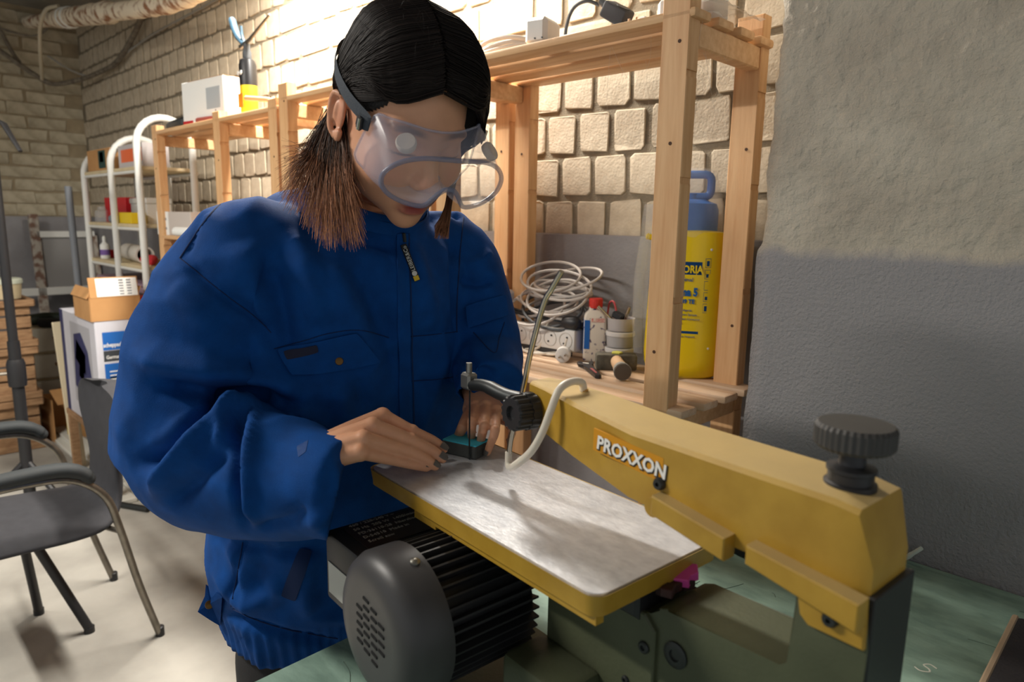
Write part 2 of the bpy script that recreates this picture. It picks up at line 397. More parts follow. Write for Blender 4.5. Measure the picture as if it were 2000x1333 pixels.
M_green = mat('olive_cast_paint', (80, 84, 62), 0.5, rgb2=(68, 72, 52), vscale=14, bump=0.10, bscale=220)
M_black = mat('black_plastic', (36, 36, 38), 0.45)
M_blackm = mat('black_motor_paint', (44, 44, 46), 0.42, var=0.25, vscale=20)
M_alu = mat('brushed_aluminium', (216, 217, 220), 0.40, 0.35, rgb2=(190, 191, 195), vscale=60, bump=0.10, bscale=130, stretch=(1, 1.6, 1), detail=8)
M_chrome = mat('bright_steel', (196, 190, 178), 0.22, 1.0, var=0.25, vscale=40)
M_screw = mat('screw_steel', (150, 148, 140), 0.35, 0.9)
M_hose = mat('milky_hose', (226, 218, 202), 0.4, trans=0.15, sss=0.1)
saw = thing('scroll_saw', 'mustard and olive scroll saw with a bare metal table', 'scroll saw', (-0.658, 0.592, BZ), math.radians(-5.45))
ZT = 0.242
uz = lambda a, b, h: (a, h, b)
# olive body: base block, column; the window is the gap above the base block
bm = bmesh.new()
add_prism(bm, [(0.205, 0.0), (0.530, 0.0), (0.534, 0.26), (0.530, 0.297), (0.486, 0.297), (0.479, 0.29), (0.479, 0.219), (0.472, 0.213), (0.362, 0.212), (0.352, 0.208), (0.345, 0.196), (0.205, 0.196)], -0.042, 0.032, uz, bev=0.0025, seg=2)
body = obj('body', bm, M_green, saw, True, 30)
bm = bmesh.new(); add_prism(bm, [(0.208, 0.004), (0.353, 0.004), (0.353, 0.185), (0.340, 0.198), (0.208, 0.198)], -0.047, -0.040, uz, bev=0.0015); obj('side_panel', bm, M_green, body, True, 30)
bm = bmesh.new(); add_box(bm, (0.30, -0.02, 0.006), (0.56, 0.16, 0.012), bev=0.003); obj('foot_plate', bm, M_green, body)
bm = bmesh.new(); add_box(bm, (0.245, -0.075, 0.055), (0.09, 0.06, 0.11), bev=0.008, seg=2); obj('motor_bracket', bm, M_green, body, True)
for (u, z, r) in ((0.342, 0.165, 0.006), (0.374, 0.172, 0.0125), (0.322, 0.120, 0.004)):
    bm = bmesh.new(); add_lathe(bm, [(r, 0), (r, 0.002), (r*0.8, 0.003), (r*.45, 0.003), (r*.4, 0.001)], (u, -0.042 if u > .353 else -0.047, z), (0, -1, 0), 20); obj('bolt', bm, M_steel_d, body, True)
bm = bmesh.new(); add_box(bm, (0.532, -0.005, 0.15), (0.006, 0.070, 0.30), bev=0.001); obj('back_cover', bm, M_black, body)
# work table with its skirt
bm = bmesh.new()
def rrect(u0, u1, v0, v1, r, n=5):
    P = []
    for cx, cy, a0 in ((u1-r, v1-r, 0), (u0+r, v1-r, PI/2), (u0+r, v0+r, PI), (u1-r, v0+r, 1.5*PI)):
        for k in range(n+1): a = a0+PI/2*k/n; P.append((cx+r*math.cos(a), cy+r*math.sin(a)))
    return P
T0, T1, V0, V1 = -0.060, 0.346, -0.121, 0.068
tab = obj('saw_table', add_prism(bm, rrect(T0+.003, T1-.003, V0+.003, V1-.003, 0.014), ZT-0.006, ZT, bev=0.0006), M_alu, saw, True, 30)
bm = bmesh.new(); o1 = rrect(T0-.0004, T1+.0004, V0-.0004, V1+.0004, 0.016); o2 = rrect(T0+.002, T1-.002, V0+.002, V1-.002, 0.015); o3 = rrect(T0+.008, T1-.008, V0+.008, V1-.008, 0.010)
rk = [[(a, b, ZT-0.0006) for a, b in o1], [(a, b, ZT-0.016) for a, b in o2], [(a, b, ZT-0.021) for a, b in o2], [(a, b, ZT-0.021) for a, b in o3], [(a, b, ZT-0.006) for a, b in o3], [(a, b, ZT-0.0006) for a, b in o1]]
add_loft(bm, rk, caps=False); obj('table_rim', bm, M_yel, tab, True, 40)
bm = bmesh.new()
for u0, u1 in ((0.045, 0.09), (0.09, 0.34)): add_box(bm, ((u0+u1)/2, V0+0.012, ZT-0.024), (u1-u0, 0.010, 0.012 if u0 > .05 else 0.02))
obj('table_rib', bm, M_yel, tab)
bm = bmesh.new(); add_prism(bm, [(0.10, 0.19), (0.335, 0.19), (0.335, ZT-0.008), (0.10, ZT-0.008)], -0.052, 0.03, uz, bev=0.004); obj('trunnion', bm, M_black, tab)
bm = bmesh.new()
for k in range(9):
    u = 0.302+random.uniform(0, .05); add_box(bm, (u, -0.01+random.uniform(-.025, .03), 0.214+random.uniform(0, .004)), (random.uniform(.006, .018), .012, random.uniform(.005, .016)), random.uniform(0, 3), bev=0.001)
obj('clamp', bm, mat('grimy_iron', (46, 38, 34), 0.7, rgb2=(70, 34, 30), vscale=60), tab)
# motor with cooling fins, fan cover and terminal box
MU, MZ, MR = 0.120, 0.135, 0.080
motor = tag(obj('motor', add_lathe(bmesh.new(), [(0.066, -0.048), (0.066, -0.168)], (MU, 0, MZ), (0, 1, 0), 40), M_blackm, saw, True), 'black finned motor')
bm0 = bmesh.new(); add_box(bm0, (0, 0, 0), (0.0022, 0.116, 0.013)); fin_me = None
for k in range(42):
    a = 2*PI*k/42+0.05
    rr = 0.0715
    if fin_me is None:
        f = obj('fin', bm0, M_blackm, motor); fin_me = f.data
    else: f = link_mesh('fin', fin_me, None, motor)
    f.location = (MU+rr*math.cos(a), -0.107, MZ+rr*math.sin(a)); f.rotation_euler = (0, PI/2-a, 0)
bm = bmesh.new()      # fan cover, domed
add_lathe(bm, [(MR+.001, 0.164), (MR+.001, 0.196), (MR-.004, 0.206), (MR-.014, 0.2135), (MR-.026, 0.216), (0.046, 0.2155), (0.0, 0.2155)], (MU, 0, MZ), (0, -1, 0), 56)
cov = obj('fan_cover', bm, mat('charcoal_sheet', (62, 61, 62), 0.42, var=0.12, vscale=8), motor, True, 50)
for i, (cu, n) in enumerate(((-0.022, 5), (-0.007, 7), (0.009, 7), (0.024, 4))):
    for k in range(n):
        bm = bmesh.new(); add_box(bm, (MU+cu, -0.2158, MZ+(k-(n-1)/2)*0.0098+(0.004 if i % 2 else -0.001)), (0.0125, 0.0014, 0.0036), Matrix.Rotation(0.12, 3, 'Y'), bev=0.0006); obj('vent_slot', bm, mat('vent_hole', (10, 10, 11), 0.9), cov)
for a in (1.25, -0.55, 2.8):
    bm = bmesh.new(); add_lathe(bm, [(0.0055, 0), (0.0052, 0.0015), (0.003, 0.0032), (0.001, 0.0038)], (MU+(MR+.001)*math.cos(a), -0.176, MZ+(MR+.001)*math.sin(a)), (math.cos(a), 0, math.sin(a)), 14); obj('cover_screw', bm, M_screw, cov, True)
bm = bmesh.new(); add_box(bm, (0.006, -0.128, 0.140), (0.082, 0.128, 0.088), bev=0.005, seg=2); tb = obj('terminal_box', bm, M_black, motor, True, 30)
bm = bmesh.new(); add_box(bm, (0.010, -0.122, 0.1845), (0.066, 0.104, 0.0012)); pl = obj('rating_plate', bm, mat('rating_plate', (40, 30, 28), 0.5), tb)
M_print = mat('faint_print', (150, 146, 140), 0.7)
for j, s in enumerate(("460 / 220-240 V ~", "50 Hz  205 W  1400/min", "FD-36110-28  Niersbach", "D-54518  Made in", "Scroll saw")):
    text_mesh('plate_text', s, 0.0085, M_print, pl, (-0.020+j*0.0125, -0.166, 0.1853), (0, 0, PI/2), 0.0002)
bm = bmesh.new(); add_box(bm, (0.0, -0.1925, 0.128), (0.05, 0.0012, 0.040)); obj('paper_label', bm, mat('pale_label', (190, 188, 182), 0.7), tb)
# swinging arm with a slightly domed top
arm_rings = []
top = [(0.132, 0.377), (0.165, 0.377), (0.224, 0.374), (0.312, 0.368), (0.42, 0.366), (0.500, 0.365), (0.519, 0.362), (0.530, 0.322)]
bot = [(0.132, 0.333), (0.165, 0.326), (0.224, 0.318), (0.312, 0.304), (0.42, 0.298), (0.500, 0.298), (0.519, 0.298), (0.530, 0.298)]
vn = [-0.012, -0.019, -0.033, -0.0445, -0.0445, -0.0445, -0.043, -0.036]; vf = [0.022, 0.027, 0.030, 0.031, 0.031, 0.031, 0.030, 0.024]
for (u, zt), (_, zb), a, b in zip(top, bot, vn, vf):
    r = 0.0035; arm_rings.append([(u, a, zb), (u, a-.0005, zt-r), (u, a+r, zt), (u, b-r, zt), (u, b, zt-r), (u, b, zb)])
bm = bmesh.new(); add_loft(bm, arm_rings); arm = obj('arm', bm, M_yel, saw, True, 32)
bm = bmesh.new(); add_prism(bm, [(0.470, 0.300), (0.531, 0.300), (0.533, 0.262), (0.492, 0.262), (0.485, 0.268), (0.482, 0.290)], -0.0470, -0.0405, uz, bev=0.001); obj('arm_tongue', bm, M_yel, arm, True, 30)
def ledge(pts):
    bm = bmesh.new(); add_prism(bm, pts, -0.0600, -0.0425, uz, bev=0.0012); return bm
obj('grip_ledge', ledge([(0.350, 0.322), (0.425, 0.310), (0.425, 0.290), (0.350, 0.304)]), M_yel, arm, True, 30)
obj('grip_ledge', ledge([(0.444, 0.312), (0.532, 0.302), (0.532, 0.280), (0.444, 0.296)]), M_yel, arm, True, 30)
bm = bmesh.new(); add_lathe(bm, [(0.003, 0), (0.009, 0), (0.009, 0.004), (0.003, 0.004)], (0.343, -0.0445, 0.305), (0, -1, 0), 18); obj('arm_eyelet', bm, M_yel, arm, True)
for (u, z) in ((0.348, 0.329), (0.509, 0.276)):
    bm = bmesh.new(); add_lathe(bm, [(0.006, 0), (0.006, 0.003), (0.0045, 0.0055), (0.002, 0.0055), (0.002, 0.003)], (u, -0.0445 if z > .3 else -0.047, z), (0, -1, 0), 16); obj('arm_bolt', bm, M_steel_d, arm, True)
bm = bmesh.new(); add_prism(bm, [(0.265, 0.360), (0.350, 0.353), (0.350, 0.330), (0.265, 0.338)], -0.0452, -0.0435, uz); np_ = obj('name_plate', bm, mat('name_plate', (204, 140, 16), 0.4), arm)
slope = math.atan2(-0.007, 0.085)
tm = text_mesh('name_letters', 'PROXXON', 0.0185, mat('letter_shadow', (46, 36, 24), 0.5), np_, (0.2705, -0.0453, 0.3405), (PI/2, -slope, math.atan2(-0.0, 1)), 0.0003, 0.0012, sx=0.92)
tm = text_mesh('name_letters', 'PROXXON', 0.0185, mat('letter_white', (236, 234, 228), 0.4), np_, (0.2700, -0.0459, 0.3415), (PI/2, -slope, 0), 0.0003, 0.0005, sx=0.92)
# tension knob on top of the arm
bm = bmesh.new()
add_lathe(bm, [(0.019, 0.362), (0.019, 0.367), (0.0165, 0.368), (0.0165, 0.375), (0.018, 0.376), (0.018, 0.379), (0.010, 0.381), (0.009, 0.392)], (0.494, -0.004, 0), (0, 0, 1), 32)
tk = obj('tension_knob', bm, M_black, saw, True, 40)
bm = bmesh.new(); prof = [(0.009, 0.391), (0.026, 0.394), (0.029, 0.397), (0.029, 0.410), (0.027, 0.413), (0.0, 0.4135)]
add_lathe(bm, prof, (0.494, -0.004, 0), (0, 0, 1), 72)
for v in bm.verts:
    d = Vector((v.co.x-0.494, v.co.y+0.004)); 
    if d.length > 0.025 and round(math.atan2(d.y, d.x)/(2*PI/72)) % 2: v.co.x -= d.x*0.035; v.co.y -= d.y*0.035
obj('knob_head', bm, mat('worn_black_plastic', (62, 60, 58), 0.6, var=0.2), tk, True, 25)
# front clamp: boss, ribbed knob, rod, blade holder, blade, air hose
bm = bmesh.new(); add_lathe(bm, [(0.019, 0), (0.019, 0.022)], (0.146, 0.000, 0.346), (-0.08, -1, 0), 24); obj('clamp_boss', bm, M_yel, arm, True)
ax = Vector((-0.10, -1, 0.02)).normalized(); kc = Vector((0.144, -0.018, 0.346))
bm = bmesh.new(); add_lathe(bm, [(0.019, 0.0), (0.0215, 0.001), (0.0215, 0.012), (0.0205, 0.012), (0.0205, 0.028), (0.019, 0.030), (0.0085, 0.030), (0.0075, 0.026), (0.0, 0.026)], kc, ax, 64)
a_, b_ = frame_of(ax)
for v in bm.verts:
    q = v.co-kc; h = q.dot(ax); rad = q-ax*h
    if h > 0.0118 and rad.length > 0.0185:
        k = math.atan2(rad.dot(b_), rad.dot(a_))/(2*PI/64)
        if round(k) % 4 in (0, 1): v.co -= rad*0.10
obj('clamp_knob', bm, M_black, saw, True, 25)
rod = smooth_path([(0.179, -.012, 0.506), (0.165, -.012, 0.487), (0.152, -.012, 0.468), (0.132, -.012, 0.410), (0.119, -.012, 0.359), (0.101, -.012, 0.305), (0.096, -.012, 0.270)], 5)
bm = bmesh.new(); add_tube(bm, rod, 0.0033, 10); obj('hold_down_rod', bm, M_chrome, saw, True)
hose = smooth_path([(0.197, 0.010, 0.372), (0.197, 0.006, 0.385), (0.196, -0.010, 0.388), (0.197, -0.028, 0.382), (0.196, -0.038, 0.362), (0.188, -0.042, 0.336), (0.176, -0.047, 0.312), (0.152, -0.045, 0.291), (0.118, -0.026, 0.272), (0.099, -0.014, 0.266), (0.096, -0.012, 0.282)], 6)
bm = bmesh.new(); add_tube(bm, hose, 0.0043, 12); obj('air_hose', bm, M_hose, saw, True)
bm = bmesh.new(); add_lathe(bm, [(0.005, 0.366), (0.005, 0.378)], (0.197, 0.010, 0), (0, 0, 1), 12); obj('hose_nipple', bm, mat('brass_nipple', (190, 150, 90), 0.35, 0.6), arm, True)
bm = bmesh.new()
add_tube(bm, smooth_path([(0.150, 0.004, 0.345), (0.075, 0.002, 0.345), (0.035, 0.0, 0.350), (0.006, 0.0, 0.346)], 4), [0.010]*4+[0.009]*4+[0.008]*4+[0.008], 12); ba = obj('blade_arm', bm, M_steel_d, saw, True)
bm = bmesh.new(); add_box(bm, (-0.002, 0, 0.350), (0.020, 0.016, 0.022), bev=0.003); obj('blade_clamp', bm, mat('worn_zinc', (140, 138, 132), 0.4, 0.7), ba)
bm = bmesh.new(); add_lathe(bm, [(0.004, 0), (0.004, 0.014)], (-0.002, 0.0, 0.360), (0, 0, 1), 10); obj('clamp_screw', bm, M_screw, ba, True)
bm = bmesh.new(); add_box(bm, (0, 0, 0.29), (0.0024, 0.0009, 0.11)); obj('saw_blade', bm, M_steel_d, saw)

# block being sawn, pink offcut, things on the bench
sawM = Matrix.Translation((-0.658, 0.592, BZ)) @ Matrix.Rotation(math.radians(-5.45), 4, 'Z')
def on_saw(u, v, z): return sawM @ Vector((u, v, z))
bm = bmesh.new(); add_box(bm, (0, 0, 0.0095), (0.056, 0.036, 0.018), bev=0.0015)
blk = tag(obj('foam_block', bm, mat('dark_foam', (70, 72, 70), 0.8, var=0.2, vscale=80)), 'grey block with a turquoise face held under the saw blade', 'block')
blk.location = on_saw(-0.024, 0.012, ZT); blk.rotation_euler = (0, 0, math.radians(14))
bm = bmesh.new(); add_box(bm, (0, 0, 0.0190), (0.054, 0.034, 0.002)); obj('turquoise_face', bm, mat('turquoise_foam', (64, 182, 206), 0.7, var=0.08, vscale=60), blk)
bm = bmesh.new(); add_prism(bm, [(0, 0), (.020, .004), (.019, .012), (.026, .018), (.022, .030), (.003, .026)], 0, 0.010, bev=0.001)
o = tag(obj('offcut', bm, mat('pink_foam', (224, 84, 170), 0.7, var=0.1, vscale=60)), 'small pink offcut wedged behind the saw table', 'offcut'); o.location = on_saw(0.338, -0.012, 0.213); o.rotation_euler = (0.25, 0, 0.3)
bm = bmesh.new(); add_lathe(bm, [(0.075, 0), (0.08, 0.003), (0.08, 0.034), (0.074, 0.038), (0.0, 0.038)], (0, 0, 0), (0, 0, 1), 40)
o = tag(obj('black_disc', bm, M_black, None, True), 'round black lid lying on the bench behind the saw', 'lid'); o.location = (-0.478, 1.138, BZ)
bm = bmesh.new(); add_tube(bm, smooth_path([(-0.32, 1.25, BZ+.004), (-0.288, 1.247, BZ+.006), (-0.274, 1.245, BZ+.02), (-0.262, 1.246, BZ+.034)], 5), [0.0035]*5+[0.004]*5+[0.0035]*5+[0.003], 8)
tag(obj('cord_end', bm, mat('white_cord', (208, 214, 204), 0.6), None, True), 'frayed white cord end at the back of the bench', 'cord')
bag = thing('tool_case', 'black case with a tan edge at the right of the bench', 'case', (-0.118, 1.0, BZ), 0)
bm = bmesh.new(); add_box(bm, (0.075, 0.0, 0.014), (0.14, 0.26, 0.028), bev=0.006, seg=2); obj('case_body', bm, mat('black_fabric_case', (34, 30, 32), 0.8, bump=0.3, bscale=300), bag, True)
bm = bmesh.new(); add_box(bm, (0.0035, 0.0, 0.025), (0.008, 0.262, 0.006), bev=0.002); obj('edge_trim', bm, mat('tan_trim', (164, 142, 116), 0.7), bag)
# ================================================================ the woman at the saw
HEAD_C = Vector((-0.770, 0.569, 1.479)); HYAW, HPITCH = math.radians(-11.8), math.radians(32.9)
HM = Matrix.Translation(HEAD_C) @ (Matrix.Rotation(HYAW, 4, 'Z') @ Matrix.Rotation(HPITCH, 4, 'Y'))
HMi = HM.inverted()
def hl(x, y, z): return HM @ Vector((x, y, z))
def at_px(x, y, d): return CAMP + pix_ray(x, y)*d
def at_z(x, y, z):
    r = pix_ray(x, y); return CAMP + r*((z-CAM_Z)/r.z)

# ---- smooth-union signed distance head
def sd_ell(P, c, r):
    q = (P-np.array(c))/np.array(r); k = np.linalg.norm(q, axis=1); g = np.linalg.norm(q/np.array(r), axis=1)+1e-9
    return k*(k-1)/g
def sd_cap(P, a, b, ra, rb):
    a = np.array(a); b = np.array(b); ba = b-a; t = np.clip((P-a)@ba/(ba@ba), 0, 1)
    return np.linalg.norm(P-a-t[:, None]*ba, axis=1)-(ra+(rb-ra)*t)
def smin(a, b, k):
    h = np.clip(0.5+0.5*(b-a)/k, 0, 1); return b+(a-b)*h-k*h*(1-h)
def head_sdf(P):
    d = sd_ell(P, (-0.014, 0, 0.045), (0.094, 0.076, 0.083))
    d = smin(d, sd_ell(P, (0.034, 0, -0.008), (0.060, 0.061, 0.082)), 0.03)
    d = smin(d, sd_ell(P, (0.046, 0, -0.066), (0.036, 0.043, 0.036)), 0.03)
    d = smin(d, sd_ell(P, (0.069, 0, -0.096), (0.016, 0.019, 0.015)), 0.018)
    for s in (-1, 1):
        d = smin(d, sd_ell(P, (0.014, s*0.046, -0.052), (0.034, 0.018, 0.030)), 0.03)
        d = smin(d, sd_ell(P, (0.060, s*0.038, -0.022), (0.026, 0.025, 0.026)), 0.02)
        d = smin(d, sd_ell(P, (0.098, s*0.011, -0.029), (0.010, 0.008, 0.008)), 0.008)
        d = -smin(-d, sd_ell(P, (0.100, s*0.031, 0.012), (0.014, 0.019, 0.013)), 0.014)     # eye sockets
        d = smin(d, sd_ell(P, (0.076, s*0.031, 0.011), (0.0135, 0.0155, 0.0125)), 0.004)    # closed lids
    d = smin(d, sd_cap(P, (0.088, 0, 0.020), (0.110, 0, -0.022), 0.008, 0.0115), 0.014)
    d = smin(d, sd_ell(P, (0.079, 0, 0.033), (0.014, 0.050, 0.010)), 0.016)
    d = smin(d, sd_ell(P, (0.0865, 0, -0.0635), (0.010, 0.021, 0.0060)), 0.006)
    d = smin(d, sd_ell(P, (0.0850, 0, -0.0745), (0.010, 0.018, 0.0068)), 0.006)
    d = -smin(-d, sd_ell(P, (0.096, 0, -0.0690), (0.010, 0.022, 0.0012)), 0.003)
    d = smin(d, sd_cap(P, (-0.025, 0, -0.03), (-0.072, 0, -0.13), 0.056, 0.050), 0.03)
    return d
def star_mesh(sdf, c, nt, nphi, rmax=0.2):
    """surface of an implicit body seen from an inner point"""
    th = np.linspace(0.0, PI, nt+2)[1:-1]; ph = np.linspace(0, 2*PI, nphi, endpoint=False)
    D = np.array([(math.sin(t)*math.cos(p), math.sin(t)*math.sin(p), math.cos(t)) for t in th for p in ph] + [(0, 0, 1), (0, 0, -1)])
    lo = np.zeros(len(D)); hi = np.full(len(D), rmax); c = np.array(c)
    for s in np.linspace(0.02, rmax, 60):            # first crossing outwards
        v = sdf(c+D*s); out = (v > 0) & (hi == rmax); hi[out] = s; lo = np.where(hi == rmax, s, lo)
    for _ in range(18):
        m = (lo+hi)/2; v = sdf(c+D*m[:, None]); lo = np.where(v < 0, m, lo); hi = np.where(v < 0, hi, m)
    V = c+D*((lo+hi)/2)[:, None]; F = []
    for i in range(nt-1):
        for k in range(nphi): F.append((i*nphi+k, (i+1)*nphi+k, (i+1)*nphi+(k+1) % nphi, i*nphi+(k+1) % nphi))
    n0 = nt*nphi
    for k in range(nphi): F.append((k, (k+1) % nphi, n0)); F.append(((nt-1)*nphi+(k+1) % nphi, (nt-1)*nphi+k, n0+1))
    return V, F
def bm_from(V, F, M=None):
    bm = bmesh.new(); vs = [bm.verts.new((M @ Vector(v)) if M else v) for v in V]
    for f in F: bm.faces.new([vs[i] for i in f])
    return bm
def bm_join(dst, src):
    me = bpy.data.meshes.new('tmp'); src.to_mesh(me); src.free(); dst.from_mesh(me); bpy.data.meshes.remove(me)
def add_ball(bm, c, r, rot=None, n=12):
    rr = r if isinstance(r, (tuple, list)) else (r, r, r)
    M = Matrix.Translation(c) @ (rot.to_4x4() if rot else Matrix()) @ Matrix.Diagonal((*rr, 1))
    bmesh.ops.create_uvsphere(bm, u_segments=n, v_segments=max(6, n*2//3), radius=1, matrix=M)
def capsule_chain(bm, pts, rs, n=12, sub=3):
    P = smooth_path(pts, sub); R = []
    for i in range(len(pts)-1):
        for k in range(sub): R.append(rs[i]+(rs[i+1]-rs[i])*k/sub)
    R.append(rs[-1]); add_tube(bm, P, R, n); add_ball(bm, P[0], R[0]*.99, n=n); add_ball(bm, P[-1], R[-1]*.99, n=n)
def remeshed(bm, voxel, smooth=3, fac=0.5, name='tmp'):
    """voxel union of overlapping closed pieces into one continuous skin"""
    bmesh.ops.recalc_face_normals(bm, faces=bm.faces[:])
    me = bpy.data.meshes.new(name); bm.to_mesh(me); bm.free()
    o = bpy.data.objects.new(name, me); COL.objects.link(o)
    r = o.modifiers.new('r', 'REMESH'); r.mode = 'VOXEL'; r.voxel_size = voxel
    if smooth: s = o.modifiers.new('s', 'SMOOTH'); s.iterations = smooth; s.factor = fac
    dg = bpy.context.evaluated_depsgraph_get(); out = bpy.data.meshes.new_from_object(o.evaluated_get(dg))
    bpy.data.objects.remove(o); bpy.data.meshes.remove(me)
    return out
def me_arrays(me):
    n = len(me.vertices); co = np.empty(n*3); me.vertices.foreach_get('co', co); no = np.empty(n*3); me.vertex_normals.foreach_get('vector', no)
    return co.reshape(-1, 3), no.reshape(-1, 3)

# ---- hands
HAND_R = {'index': [(747,813,1.113),(805,844,1.092),(845,862,1.0745),(866,877,1.0645)], 'middle': [(727,832,1.112),(803,861,1.087),(843,880,1.069),(864,896,1.0585)],
          'ring': [(709,858,1.103),(797,881,1.077),(832,898,1.062),(850,911,1.0525)], 'pinky': [(703,884,1.090),(768,899,1.070),(805,908,1.059),(833,914,1.051)],
          'thumb': [(735,845,1.085),(790,868,1.066),(830,880,1.058),(852,884,1.054)]}
HAND_L = {'index': [(929,795,1.092),(922,826,1.088),(921,848,1.069),(921,863,1.054)], 'middle': [(948,795,1.094),(945,832,1.087),(940,856,1.066),(936,873,1.051)],
          'ring': [(968,804,1.090),(967,842,1.083),(958,868,1.062),(952,885,1.049)], 'pinky': [(986,816,1.084),(1000,841,1.077),(998,854,1.064),(995,864,1.053)],
          'thumb': [(920,800,1.080),(907,828,1.078),(899,844,1.067),(893,854,1.055)]}
RAD = {'index': (.0098, .0084, .0075, .0066), 'middle': (.0100, .0086, .0076, .0067), 'ring': (.0095, .0081, .0071, .0062), 'pinky': (.0086, .0071, .0063, .0057), 'thumb': (.0115, .0105, .0090, .0072)}
body = bmesh.new(); nails = []
def build_hand(H, wrist, elbow, arm_r, slim=1.0):
    J = {k: [at_z(*q) for q in v] for k, v in H.items()}
    for k, P in J.items(): capsule_chain(body, P, [q*slim for q in RAD[k]], 12)
    for k, P in J.items():
        if k != 'thumb': add_ball(body, P[1]+Vector((0, 0, .0012)), RAD[k][1]*slim*1.07)
    w = Vector(wrist); mid = (J['middle'][0]+J['ring'][0])/2
    for k in ('index', 'middle', 'ring', 'pinky'):            # metacarpals fan out from the wrist
        a = w+(J[k][0]-mid)*0.35; add_tube(body, [a, a.lerp(J[k][0], .55), J[k][0]], [.0155, .0135, .0108], 12); add_ball(body, J[k][0], .0115)
    a = w.lerp(J['index'][0], .25); add_tube(body, [a, J['thumb'][0]], [.016, .0135], 12); add_ball(body, J['thumb'][0], .0135)
    up = Vector((0, 0, 1)); c = w.lerp(mid, 0.6); add_ball(body, c-up*.010, (.026, .026, .012))
    add_tube(body, smooth_path([w.lerp(mid, .2), w, w.lerp(Vector(elbow), .25), elbow], 4), [.019]*4+[.0215]*4+[.024]*4+[arm_r], 14); add_ball(body, w, .0205)
    for k, P in J.items():
        d = (P[3]-P[2]).normalized(); vw = (CAMP-P[3]).normalized(); n = (up*.8+vw*.55); n = (n-d*n.dot(d)).normalized(); 
        r_ = RAD[k][3]*slim
        s = d.cross(n); r = r_; nails.append((P[3]+d*r*0.15+n*(r*0.74), d, n, s, r))
WR, WL = (-0.712, 0.392, 1.083), (-0.757, 0.694, 1.098)
ER, EL = (-0.950, 0.345, 1.060), (-0.815, 0.765, 1.160)
build_hand(HAND_R, WR, ER, .024); build_hand(HAND_L, WL, EL, .024, .80)
SHR, SHL = (-0.92, 0.42, 1.31), (-0.90, 0.735, 1.31)
capsule_chain(body, [SHR, (-.935, .375, 1.2), ER], [.045, .034, .024]); capsule_chain(body, [SHL, (-.86, .765, 1.24), EL], [.042, .032, .024])
def ring_pts(c, a, b, tilt=0, n=48, e=2.3):
    out = []; ct, st = math.cos(math.radians(tilt)), math.sin(math.radians(tilt))
    for k in range(n):
        t = 2*PI*k/n; cx, sy = math.cos(t), math.sin(t)
        x = math.copysign(abs(cx)**(2/e), cx)*a; y = math.copysign(abs(sy)**(2/e), sy)*b
        out.append((c[0]+x*ct, c[1]+y, c[2]-x*st))
    return out
tb_ = bmesh.new(); add_loft(tb_, [ring_pts((-.955, .58, .70), .10, .15), ring_pts((-.95, .58, .95), .10, .14), ring_pts((-.94, .58, 1.15), .105, .16), ring_pts((-.92, .58, 1.28), .09, .175, 10), ring_pts((-.90, .58, 1.34), .06, .09, 20), ring_pts((-.875, .575, 1.39), .05, .052, 28)]); bm_join(body, tb_)
V, F = star_mesh(head_sdf, (0.005, 0, 0.0), 110, 150, 0.22)
hb = bm_from(V, F, HM); bm_join(body, hb)
def ear_bm(s):
    bm = bmesh.new(); c = Vector((-0.012, s*0.074, -0.004))
    loop = [(-.004, .028), (-.018, .026), (-.026, .012), (-.024, -.006), (-.016, -.020), (-.006, -.030), (.002, -.026), (.003, -.014)]
    P = [c+Vector((x, s*(0.010 if x < -.01 else 0.004), z)) for x, z in loop]
    add_tube(bm, smooth_path(P, 4), [0.0042]*(4*7)+[0.004], 8)
    add_ball(bm, c+Vector((-.010, s*.002, 0.004)), (.015, .0045, .024)); add_ball(bm, c+Vector((-.003, s*.004, -.024)), (.0075, .005, .009)); add_ball(bm, c+Vector((-.014, s*.004, 0.004)), (.006, .006, .016))
    bmesh.ops.transform(bm, matrix=HM, verts=bm.verts[:]); return bm
for s in (-1, 1): bm_join(body, ear_bm(s))
me = remeshed(body, 0.0020, 3, 0.45, 'person')
co, no = me_arrays(me)
# skin tint: lips, cheeks, lids, finger tips
L3 = np.array([[HMi[i][j] for j in range(4)] for i in range(3)]); lc = co@L3[:, :3].T+L3[:, 3]
skin = np.array(lin((214, 158, 124))[:3]); colr = np.tile(skin, (len(co), 1))
def tint(mask, rgb):
    global colr
    t = np.array(lin(rgb)[:3]); colr = colr*(1-mask[:, None])+t*mask[:, None]
fz = lc[:, 0] > 0.05
tint(np.exp(-(((lc[:, 1])/.020)**4+((lc[:, 2]+.0690)/.0110)**4))*(lc[:, 0] > .078), (150, 62, 58))
for s in (-1, 1):
    tint(0.35*np.exp(-(((lc[:, 1]-s*.04)/.02)**2+((lc[:, 2]+.025)/.02)**2))*fz, (206, 120, 100))
    tint(0.75*np.exp(-(((lc[:, 1]-s*.033)/.020)**4+((lc[:, 2]-.034-.003*(1-np.abs(lc[:, 1]-s*.033)/.02))/.0042)**4))*fz, (44, 32, 28))
    tint(0.8*np.exp(-(((lc[:, 1]-s*.031)/.015)**4+((lc[:, 2]-.0035)/.0018)**4))*fz, (34, 24, 22))
    tint(0.35*np.exp(-(((lc[:, 1]-s*.074)/.012)**2+((lc[:, 0]+.015)/.02)**2+((lc[:, 2])/.03)**2)), (204, 112, 92))
tint(0.35*np.exp(-((lc[:, 0]-.112)**2+lc[:, 1]**2+(lc[:, 2]+.024)**2)/.014**2), (206, 122, 104))
ca = me.color_attributes.new('skin_tint', 'FLOAT_COLOR', 'POINT'); ca.data.foreach_set('color', np.column_stack([colr, np.ones(len(colr))]).astype(np.float32).ravel())
me.polygons.foreach_set('use_smooth', np.ones(len(me.polygons), bool))
